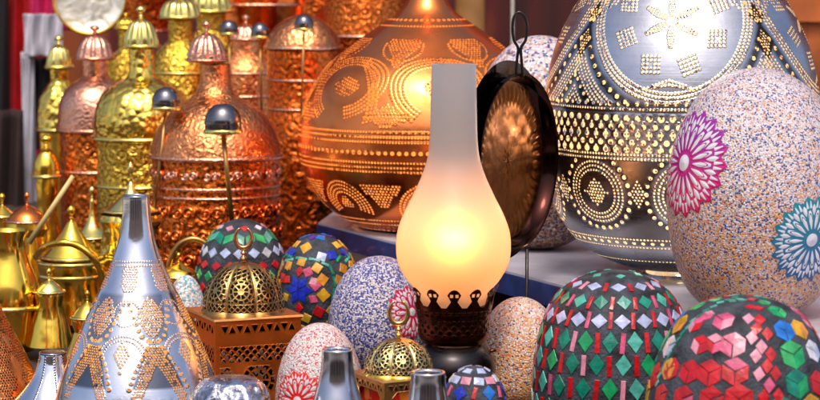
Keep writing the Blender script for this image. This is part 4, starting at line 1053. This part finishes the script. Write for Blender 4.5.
# E2 : colourful with blue star
E, S = egg('multicoloured mosaic egg with a blue star and yellow squares left of the blue speckled egg', 318, .28, 234, 41, grout, group=MG, name='mosaic_egg', ymax=291)
T = Tiles(S)
pc, qc_ = S.inv(300, 290)
for rep in range(3):
    dp = rep*TAU/3
    for j in range(6):
        a = j*PI/3; T.poly(pc+dp, qc_, [(0, 0), (9*math.cos(a-PI/6), 9*math.sin(a-PI/6)), (16*math.cos(a), 16*math.sin(a)), (9*math.cos(a+PI/6), 9*math.sin(a+PI/6))], 'blue')
    out_c = ['pink', 'red', 'yellow', 'red', 'red', 'rose']
    for j in range(6):
        a = j*PI/3+PI/6; T.dia(pc+dp+18*math.cos(a)/41, qc_+18*math.sin(a), 12, 10, out_c[j], a)
    L = [(307, 248, 'yellow', 9.5, .5), (337, 245, 'yellow', 8, -.4), (322, 238, 'sky', 9, .1), (312, 238, 'purple', 7, .3), (323, 257, 'lav', 8.5, .1), (333, 255, 'blue', 9, -.3), (318, 268, 'yellow', 8.5, .3), (303, 262, 'yellow', 8.5, -.2),
         (290, 266, 'amber', 8, -.3), (284, 278, 'red', 8.5, -.3), (344, 269, 'amber', 8.5, .2), (340, 281, 'amber', 8.5, .2), (324, 280, 'amber', 9, .4), (325, 295, 'yellow', 9.5, .6), (339, 293, 'yellow', 8, .2), (351, 265, 'yellow', 6.5, .2), (350, 285, 'amber', 6, 0),
         (308, 318, 'yellow', 8, .2), (306, 330, 'amber', 8, .1), (320, 312, 'red', 9, .2), (332, 310, 'amber', 8, .3), (293, 253, 'blue', 8, .4), (310, 272, 'pink', 8, .8), (317, 286, 'pink', 8, .5), (330, 325, 'yellow', 8, 0), (344, 305, 'red', 7, 0)]
    for (px, py, col, w, rot) in L:
        p, q = S.inv(px, py); T.rect(p+dp, q, w*1.13, w*1.13, col, rot+.3)
    for pth, col in (([(284, 262), (296, 258), (310, 259), (322, 262), (330, 266)], 'mint'), ([(331, 266), (335, 276), (336, 288), (334, 300), (330, 312)], 'teal'), ([(335, 262), (343, 256), (350, 256)], 'green')):
        for i in range(len(pth)-1):
            m_ = ((pth[i][0]+pth[i+1][0])/2, (pth[i][1]+pth[i+1][1])/2); p, q = S.inv(*m_); d = (pth[i+1][0]-pth[i][0], pth[i+1][1]-pth[i][1])
            T.rect(p+dp, q, math.hypot(*d)*1.0, 3, col, math.atan2(d[1], d[0]))
T.done(E)
# S1 : small blue mosaic egg
E, S = egg('small blue, white and red mosaic egg at the bottom between silver cone and orange egg', 474, -.33, 366, 33, grout, group=MG, name='mosaic_egg', ymax=412)
T = Tiles(S); n = 12
ringrow(T, 6, .5, S.sy(372), lambda p, q, k: T.rect(p, q, 10, 8, 'lav', .1))
ringrow(T, 11, .3, S.sy(382), lambda p, q, k: T.rect(p, q, 11, 9, ['lav', 'rose', 'white'][k % 3], .1))
ringrow(T, n, .0, S.sy(394), lambda p, q, k: T.dia(p, q, 16, 17, ['blue', 'sky', 'blue'][k % 3], .1) if k % 2 else T.rect(p, q, 4.5, 13, ['red', 'pink'][(k//2) % 2], .2))
ringrow(T, n, .5, S.sy(394)+14, lambda p, q, k: T.dia(p, q, 12, 13, ['blue', 'red'][k % 2]))
T.done(E)

# ------------------------------------------------------------------ oil lamp with frosted chimney
YC = -.17; cx = 453.5
LP = thing('oil_lamp', 'lit oil lamp with frosted glass chimney and dark lace crown', 'oil lamp', (at(cx, 300, YC)[0][0], YC, TABLE))
def frosted():
    m, nt, out = newmat('frosted_glass'); n = N(nt); oc = n.obj()
    no = n('TexNoise', {'Vector': oc, 'Scale': 260.0, 'Detail': 3.0}).outputs['Fac']
    b = n('Bump', {'Height': no, 'Strength': .08, 'Distance': .001})
    rf = n('BsdfRefraction', {'Color': (1, .93, .84), 'Roughness': .72, 'IOR': 1.42, 'Normal': b.outputs[0]})
    tl = n('BsdfTranslucent', {'Color': (.95, .93, .92)})
    df = n('BsdfDiffuse', {'Color': (.93, .90, .86)})
    gl = n('BsdfGlossy', {'Color': (1, 1, 1), 'Roughness': .35})
    a = n('MixShader', {0: .74, 1: rf.outputs[0], 2: tl.outputs[0]})
    c = n('MixShader', {0: .22, 1: a.outputs[0], 2: df.outputs[0]})
    fr = n('Fresnel', {'IOR': 1.35})
    e = n('MixShader', {0: fr.outputs[0], 1: c.outputs[0], 2: gl.outputs[0]})
    nt.links.new(e.outputs[0], out.inputs[0]); return m
S = Surf(cx, YC, [(22.3, 64), (22.8, 85), (23.2, 110), (23.8, 135), (26, 157), (32, 176), (41, 196), (50, 214), (56, 231), (57.5, 247), (55.5, 263), (47.5, 278), (38.5, 289), (34, 297), (32, 304)], ref=200)
gm = frosted()
lathe('glass_chimney', S, gm, LP, 128, sharp=None)
fm, nt, out = newmat('flame'); n_ = N(nt); zz = n_('SeparateXYZ', {0: n_.obj()}).outputs[2]; zc = float(at(454, 239, YC)[0][2]-TABLE)
zf = n_.smooth(n_.math('ABSOLUTE', n_.math('SUBTRACT', zz, zc)), .0, .015)
e = n_('Emission', {'Color': n_.ramp(zf, [(0, (1, .42, .09)), (.45, (1, .31, .03)), (1, (1, .26, .02))]), 'Strength': n_.math('MULTIPLY_ADD', zf, -14.0, 30.0)}); nt.links.new(e.outputs[0], out.inputs[0])
Sf = Surf(454, YC, [(.2, 217), (6, 222), (11, 231), (12.5, 242), (9, 252), (4, 257), (.3, 258)], ref=240); lathe('flame', Sf, fm, LP, 24, sharp=None)
# wick tube and burner
lathe('wick_tube', Surf(454, YC, [(3, 256), (4, 262), (4.5, 300)], smooth=False, ref=280), bronze, LP, 16)
# lace crown: leaves around the glass foot
def crown():
    S = Surf(cx, YC, [(43.5, 284), (41, 295), (38.5, 308), (36, 320), (35.5, 334), (31, 342)], ref=310)
    nl = 12; per = TAU/nl; top = S.s[0]
    st = .55; q1 = S.s[-1]; ns = int(q1/st); q = np.linspace(0, q1, ns); nph = int(TAU*37/st); ph = np.arange(nph)/nph*TAU
    PH, Q = np.meshgrid(ph, q, indexing='ij')
    a = wrap(PH, per)/per*2; u = np.abs(a)
    # openings: outside of leaf outline above, lace below
    leafh = 22.0; w = np.where(Q < 6, .62*np.sqrt(np.clip(Q/6, 0, 1)), np.where(Q < 13, .62-.045*(Q-6), .305+.07*(Q-13)))
    f = np.where(Q < leafh-1.5, (u-w)*2.2, -1)
    vein = np.minimum((.14-np.abs(np.abs(a)-.24)), np.minimum(Q-5, 8.5-Q)*.3)*2
    lace = np.where((Q > leafh+2) & (Q < leafh+9), np.abs(np.sin(a*PI*1.5))*np.abs(np.sin((Q-leafh)*PI/4.2))-.5, -1)
    lace2 = np.where((Q > leafh+11) & (Q < leafh+27), np.abs(np.sin(a*PI+Q*.35))*np.abs(np.sin(a*PI-Q*.35))-.62, -1)
    g = np.maximum(np.maximum(f, lace), np.maximum(lace2, vein))
    r = S.R(Q)*(1+.05*np.clip(1-Q/10, 0, 1)*np.cos(a*PI/2))
    V = np.stack([S.x+r*np.sin(PH), S.Y-r*np.cos(PH), S.Z(Q)], -1).reshape(-1, 3)
    mesh('lace_crown', V, grid(nph, ns), pierced('lace_bronze', (.06, .02, .012), (.22, .05, .02), .25, inside=(.10, .03, .02), ins_rough=.5), LP, attrs={'hole': 1-g*2.5, 'dark': np.zeros(PH.shape)})
crown()
ybc = base_py(YC)
lathe('burner', Surf(cx, YC, [(31, 304), (30, 320), (29, 335), (26, 341)], smooth=False, ref=310), bronze, LP, 64)
lathe('oil_font', Surf(cx, YC, [(20, 341), (29, 345), (38, 354), (42, 366), (40, 380), (28, 392), (18, 398), (20, ybc-14), (36, ybc-5), (40, ybc-1), (40, ybc)], ref=370), iron, LP, 64)
Pk = [at(453+34, 352, YC)[0], at(453+43, 350, YC)[0]]; V, Fc = tube(Pk, .0015, 8); kn = mesh('wick_knob', V, Fc, bronze, LP)

# ------------------------------------------------------------------ hanging copper pan
YP = -.02; c0, k = at(520.5, 161, YP); th = math.radians(61.5); nrm = np.array([math.sin(th), -math.cos(th), 0.0])
PN = thing('copper_pan', 'round copper pan with dark walls and hammered floor held upright on thin rod', 'pan', (c0[0], YP, TABLE))
panin = metal('pan_floor', (.26, .09, .02), (.10, .03, .01), .34, hammer=.10, escale=100, dent=.04, tarnish=.7)
panwall = metal('pan_wall', (.035, .012, .010), (.015, .010, .010), .12, dent=.05)
R = 87
def fl(a, r): return .9*k*math.cos(44*a) if 60*k < r < 76*k else (-.7*k*math.sin(r/k*.5+3*math.sin(6*a)) if r < 45*k else 0)
ring = [(r_*k, -14*k) for r_ in (.1, 6, 12, 18, 24, 30, 36, 42, 48, 54, 59)]+[(61*k, -13.6*k), (64*k, -13*k), (70*k, -13*k), (75*k, -13.4*k), (77*k, -14*k), (79.5*k, -14*k)]
disc(c0, ring, panin, 'pan_floor', PN, nrm, segs=352, rmod=fl)
disc(c0, [(79.5*k, -14*k), (81.5*k, -12*k), (83.5*k, -7*k), (85.5*k, -2*k), (87*k, 0), (88*k, .5*k), (88.2*k, -.8*k), (86.4*k, -2.5*k), (84.5*k, -9*k), (82.5*k, -14*k), (79*k, -16*k), (.1, -16*k)], panwall, 'pan_wall', PN, nrm, segs=120)
tz = c0+np.array([0, 0, 85*k])
def W3(px, py, dy=0): return at(px, py, YP+dy)[0]
P_ = [W3(516, 77), W3(517, 60), W3(518, 48), W3(514, 40), W3(512.5, 28), W3(514, 17), W3(519, 12), W3(525, 17), W3(527, 28), W3(525.5, 40), W3(521, 48), W3(521.5, 60), W3(523, 77)]
V, Fc = tube(spl(P_, 6), .0015, 10); mesh('handle_loop', V, Fc, iron, PN)
pb = W3(527, 249); V, Fc = tube([pb, (pb[0], YP, TABLE)], .0017, 8); mesh('stand_rod', V, Fc, iron, PN)

# ------------------------------------------------------------------ unseen building behind the camera, added for reflections in the metal
hs = thing('reflection_building', 'unseen stone building with dark doorways, added behind the camera for reflections', 'building', (0, -11, 0))
V, Fc = box(-14, 14, -13, -11, 0, 5.2); mesh('wall', V, Fc, plain('old_stone', (.36, .25, .17), .85, bump=.5, bscale=3, var=.5, vscale=.8), hs, smooth=False)
for k in range(7):
    x = -11+k*3.6; V, Fc = box(x-.8, x+.8, -11.02, -10.9, 0, 2.5); mesh('door', V, Fc, plain('door_paint', [(.02, .015, .01), (.1, .02, .01), (.02, .05, .12)][k % 3], .5), hs, smooth=False)

# ------------------------------------------------------------------ camera, light, world
cam = bpy.data.cameras.new('camera'); co = bpy.data.objects.new('camera', cam); COL.objects.link(co); SC.camera = co
co.location = (0, CAMY, CAMZ); co.rotation_euler = (PI/2-PITCH, 0, 0)
cam.sensor_width = 36; cam.lens = 36*F/820; cam.clip_end = 300; cam.clip_start = .05
cam.dof.use_dof = True; cam.dof.focus_distance = 2.44; cam.dof.aperture_fstop = 13
EL, AZ = 61, -4   # sun elevation, azimuth (deg) measured from behind the camera, negative = left
sun = bpy.data.lights.new('sun', 'SUN'); so = bpy.data.objects.new('sun', sun); COL.objects.link(so)
sun.energy = .85; sun.angle = math.radians(14); sun.color = (1, .94, .86)
d = Vector((math.sin(math.radians(AZ))*math.cos(math.radians(EL)), -math.cos(math.radians(AZ))*math.cos(math.radians(EL)), math.sin(math.radians(EL))))
so.rotation_euler = d.to_track_quat('Z', 'Y').to_euler()
w = bpy.data.worlds.new('World'); SC.world = w; w.use_nodes = True; nt = w.node_tree
bg = nt.nodes['Background']; sky = nt.nodes.new('ShaderNodeTexSky'); sky.sky_type = 'NISHITA'; sky.sun_disc = False
sky.sun_elevation = math.radians(EL); sky.sun_rotation = math.atan2(d.x, d.y); sky.dust_density = 4.5; sky.air_density = .6; sky.ozone_density = .2
nt.links.new(sky.outputs[0], bg.inputs[0]); bg.inputs[1].default_value = .15
SC.view_settings.view_transform = 'Standard'; SC.view_settings.look = 'None'; SC.view_settings.exposure = .55
SC.render.engine = 'CYCLES'; SC.cycles.use_denoising = True
try: SC.cycles.denoiser = 'OPENIMAGEDENOISE'
except Exception: pass
SC.cycles.max_bounces = 7; SC.cycles.transparent_max_bounces = 12; SC.cycles.sample_clamp_indirect = 4; SC.cycles.caustics_reflective = False; SC.cycles.caustics_refractive = False
